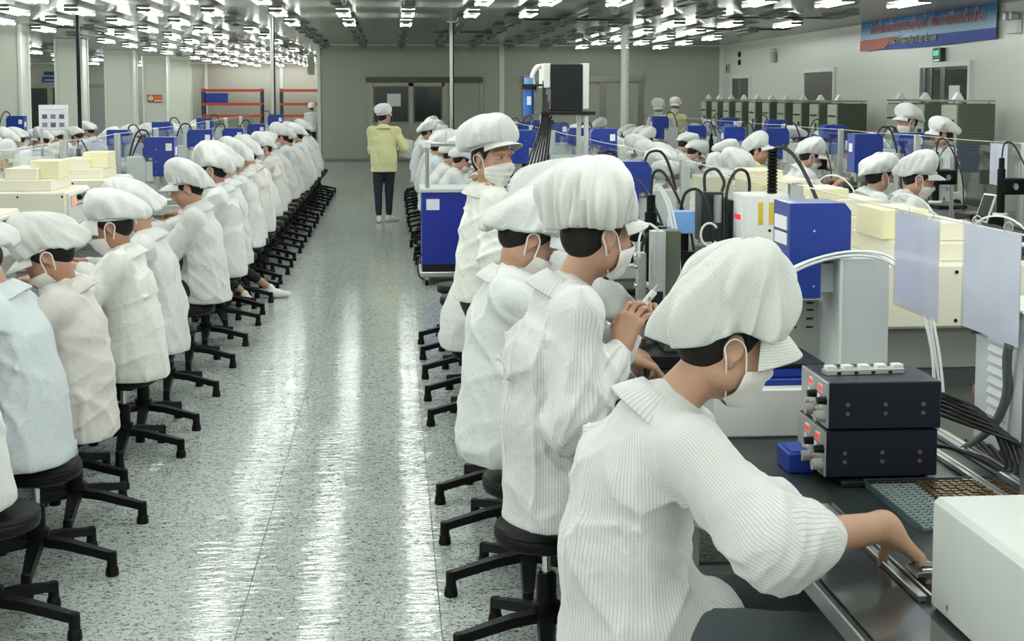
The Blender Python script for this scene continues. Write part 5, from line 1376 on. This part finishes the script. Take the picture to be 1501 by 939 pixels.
# component trays, film, rail, blocks
t = thing('component_tray', 'flat tray of small bronze components behind the bare forearm', 'tray', (1.20, 3.10, .7505))
MB().box(0,0,0,.36,.40,.006).box(0,0,.006,.004,.40,.016).box(.356,0,.006,.36,.40,.016).box(0,.396,.006,.36,.40,.016).build('tray_base', mat('clear_grey_tray', (.06,.09,.09), .2), t)
g_ = MB(); g2 = MB(); rr = random.Random(4)
for i in range(17):
    for k in range(18):
        x, y = .010+i*.0203, .012+k*.021
        if i > 5: g_.box(x, y, .006, x+.015, y+.013, .013+rr.random()*.003)
        else: g2.box(x, y, .006, x+.017, y+.0012, .010); g2.box(x, y, .006, x+.0012, y+.018, .010)
g_ = g_.build('components', mat('bronze_components', (.16,.10,.045), .35, .6), t); g_['kind'] = 'stuff'; g2 = g2.build('tray_grid', mat('tray_grid', (.30,.36,.35), .3), t); g2['kind'] = 'stuff'
tag(MB().box(.875,2.05,.7505,1.02,3.05,.757,c=.002).build('clear_film_sheet', mat('glossy_film', (.05,.055,.055), .10, spec=.9)), 'glossy clear plastic cover over the bench edge by the nearest worker', 'film')
tag(MB().box(1.03,2.66,.7505,1.048,3.30,.765,c=.002).box(1.055,2.66,.7505,1.06,3.30,.765).build('slide_rail', alu), 'thin aluminium slide rail under the nearest worker\'s wrist', 'rail')
for k, (x, y, w, d, h, l) in enumerate(((.93,3.08,.06,.09,.03,'blue plastic block under the bare forearm'), (1.04,3.62,.07,.12,.055,'blue wedge block left of the power supplies'))):
    b_ = thing('blue_block', l, 'block', (x, y, .7505+(.0065 if False else 0))); MB().box(0,0,0,w,d,h,c=.004).build('body', blue_paint, b_); MB().box(.01,.01,h,w-.01,d-.01,h+.004).build('lid', blue_dark, b_)
jg = thing('metal_jig', 'small chrome jig gripped by the nearest worker\'s hand', 'jig', (1.075, 2.76, .7655))
for k in range(5): MB().cyl((.0,.0+.012*k,.012+.012*(k % 3)), (.028,.0+.012*k,.012+.010*(k % 2)), .006, n=10).build('pin', chrome, jg)
MB().box(-.012,-.005,.0,.024,.06,.012,c=.002).build('block', steel, jg)

# ---------------------------------------------------------------- tall black machine, cart, odds and ends
t = thing('tall_filling_machine', 'tall machine with black box on top and aluminium frame, centre right', 'machine', (1.08, 9.95, .75))
for x in (.0,.27):
    for y in (0,.40): MB().box(x,y,0,x+.03,y+.03,.86,c=.003).build('frame_post', alu, t)
MB().box(-.04,-.06,.86,.34,.46,.885,c=.003).build('top_plate', dark_metal, t)
bb_ = MB().box(.03,-.02,.885,.255,.38,1.215,c=.004).build('black_box', dark_metal, t)
MB().box(.256,-.015,.90,.30,.38,1.22,c=.003).build('white_side', white_paint, t); MB().box(-.02,-.01,1.05,.029,.30,1.22,c=.003).build('white_panel', white_paint, t)
MB().box(.035,.18,.1,.265,.20,.84).build('guard_panel', acrylic, t); MB().box(.05,.05,.0,.22,.35,.32,c=.005).build('pump_housing', grey_paint, t)
MB().box(.0,.0,.30,.30,.03,.33).box(.0,.0,.55,.30,.03,.58).build('cross_bar', alu, t)
MB().cyl((-.12,.05,.86), (-.12,.05,1.04), .038, n=18).build('blue_filter', mat('filter_blue', (.02,.13,.50), .35), t, True); MB().cyl((-.12,.05,1.04), (-.12,.05,1.075), .055, n=18).box(-.17,.0,1.06,-.02,.10,1.075).build('filter_cap', dark_metal, t, True)
MB().cyl((-.12,.05,1.075), (-.12,.05,1.12), .03, n=14).build('filter_head', light_blue, t, True); MB().box(-.135,.010,.93,-.105,.014,.99).build('label', paper_w, t)
for k in range(7):
    MB().tube([(-.02+.012*k,.0,1.10-.05*k), (-.04+.012*k,-.03,.80), (-.14+.024*k,-.04,.50), (-.17+.028*k,-.03,.28), (-.08+.02*k,.0,.06)], .0065, n=6).build('black_hose', cable_m, t, True)
for k in range(3): MB().tube([(.34,.1+.03*k,.10), (.36,.1+.03*k,.45), (.42+.02*k,.12,.56+.02*k), (.50+.03*k,.15,.48), (.53+.03*k,.2,.1)], .009, n=6).build('arched_hose', cable_m, t, True)
MB().tube([(-.05,.1,1.0), (-.09,.1,1.12), (-.05,.12,1.20), (.0,.14,1.19)], .016, n=8).build('white_pipe', trim_m, t, True)
t = thing('blue_cart', 'dark blue steel cabinet on castors with pipe frame, left of the standing worker', 'cart', (.27, 13.0, 0))
cbd = MB().box(0,0,.13,.50,.60,.86,c=.006).build('cabinet_body', mat('cart_blue', (.006,.022,.30), .4), t); MB().box(.04,-.004,.70,.16,0,.80).build('label', paper_m, cbd); MB().box(.0,-.003,.13,.50,0,.20).build('kick_plate', dark_metal, cbd)
MB().box(-.015,-.02,.86,.52,.62,.895,c=.006).build('top_tray', grey_paint, t); MB().box(-.03,-.03,.085,.53,.63,.13,c=.006).build('chassis', steel, t)
for x in (.04,.46):
    for y in (.05,.55):
        c_ = MB().box(x-.02,y-.02,.05,x+.02,y+.02,.085).build('castor', steel, t); MB().cyl((x-.012,y,.03), (x+.012,y,.03), .03, n=14).build('wheel', black_plastic, c_, True)
MB().tube([(.05,.10,.895), (.05,.10,1.28)], .018, n=12, smooth=0).tube([(.05,.10,1.30), (.45,.10,1.30)], .024, n=12, smooth=0).build('pipe_frame', steel, t, True)
MB().box(.02,.07,1.26,.085,.13,1.33,c=.01).build('elbow_joint', trim_m, t); MB().tube([(.0,.0,.30), (-.04,-.02,.22), (-.03,-.03,.10), (.02,-.03,.06)], .008, n=6).build('cable', cable_m, t, True)
t = thing('blue_drum', 'round blue drum beside the pipe frame above the cart', 'drum', (.93, 12.6, .75)); MB().lathe([(.0,0), (.075,0), (.085,.02), (.085,.40), (.08,.42), (.085,.44), (.085,.60), (.06,.63), (.0,.63)], n=20).build('body', mat('drum_blue', (.02,.16,.50), .4), t, True); MB().cyl((0,0,.63), (0,0,.66), .03, n=12).build('lid', light_blue, t)
t = thing('notice_board', 'white board with rows of printed pictures standing among the left benches', 'board', (-3.05, 13.2, .75))
MB().box(-.13,0,.68,.13,.012,.91,c=.003).build('board', paper_w, t)
for i in range(3):
    for k in range(2): MB().box(-.10+i*.075,-.003,.71+k*.075,-.055+i*.075,0,.75+k*.075).build('printed_picture', mat('print_tone_%d' % ((i+k) % 2), ((.25,.20,.35), (.12,.10,.16))[(i+k) % 2], .6), t)
MB().box(-.10,-.003,.87,.10,0,.885).box(-.11,-.003,.762,.11,0,.766).build('text_line', paper_m, t); MB().box(-.12,0,0,-.10,.02,.69).box(.10,0,0,.12,.02,.69).build('leg', alu, t)
t = thing('small_bottle', 'small white bottle on the yellow tray, outer right bench', 'bottle', (4.12, 14.45, .80)); MB().lathe([(.0,0), (.03,0), (.032,.08), (.014,.10), (.013,.13), (.0,.13)], n=12).build('body', trim_m, t, True)
t = thing('yellow_tray', 'flat yellow tray on the near edge of the outer right bench', 'tray', (4.1, 14.4, .7505)); MB().box(-.28,-.2,0,.28,.2,.05,c=.01).build('tub', mat('tray_yellow', (.55,.55,.05), .5), t)
t = thing('blue_tool_tray', 'dark blue tray with papers in front of the tablet', 'tray', (4.05, 8.75, .7505)); MB().box(-.22,-.16,0,.22,.16,.045,c=.008).build('tub', mat('tray_navy', (.01,.04,.16), .5), t); MB().box(-.1,-.1,.045,.08,.1,.05).build('sheet', paper_w, t)
t = thing('spectacle_case_box', 'white small box with lid on the bench before the cap wearer in blue-grey', 'box', (-2.0, 8.3, .7505)); MB().box(-.12,-.1,0,.12,.1,.09,c=.006).build('box', grey_paint, t); MB().box(-.11,-.09,.09,.11,.09,.10,c=.003).build('lid', white_paint, t)
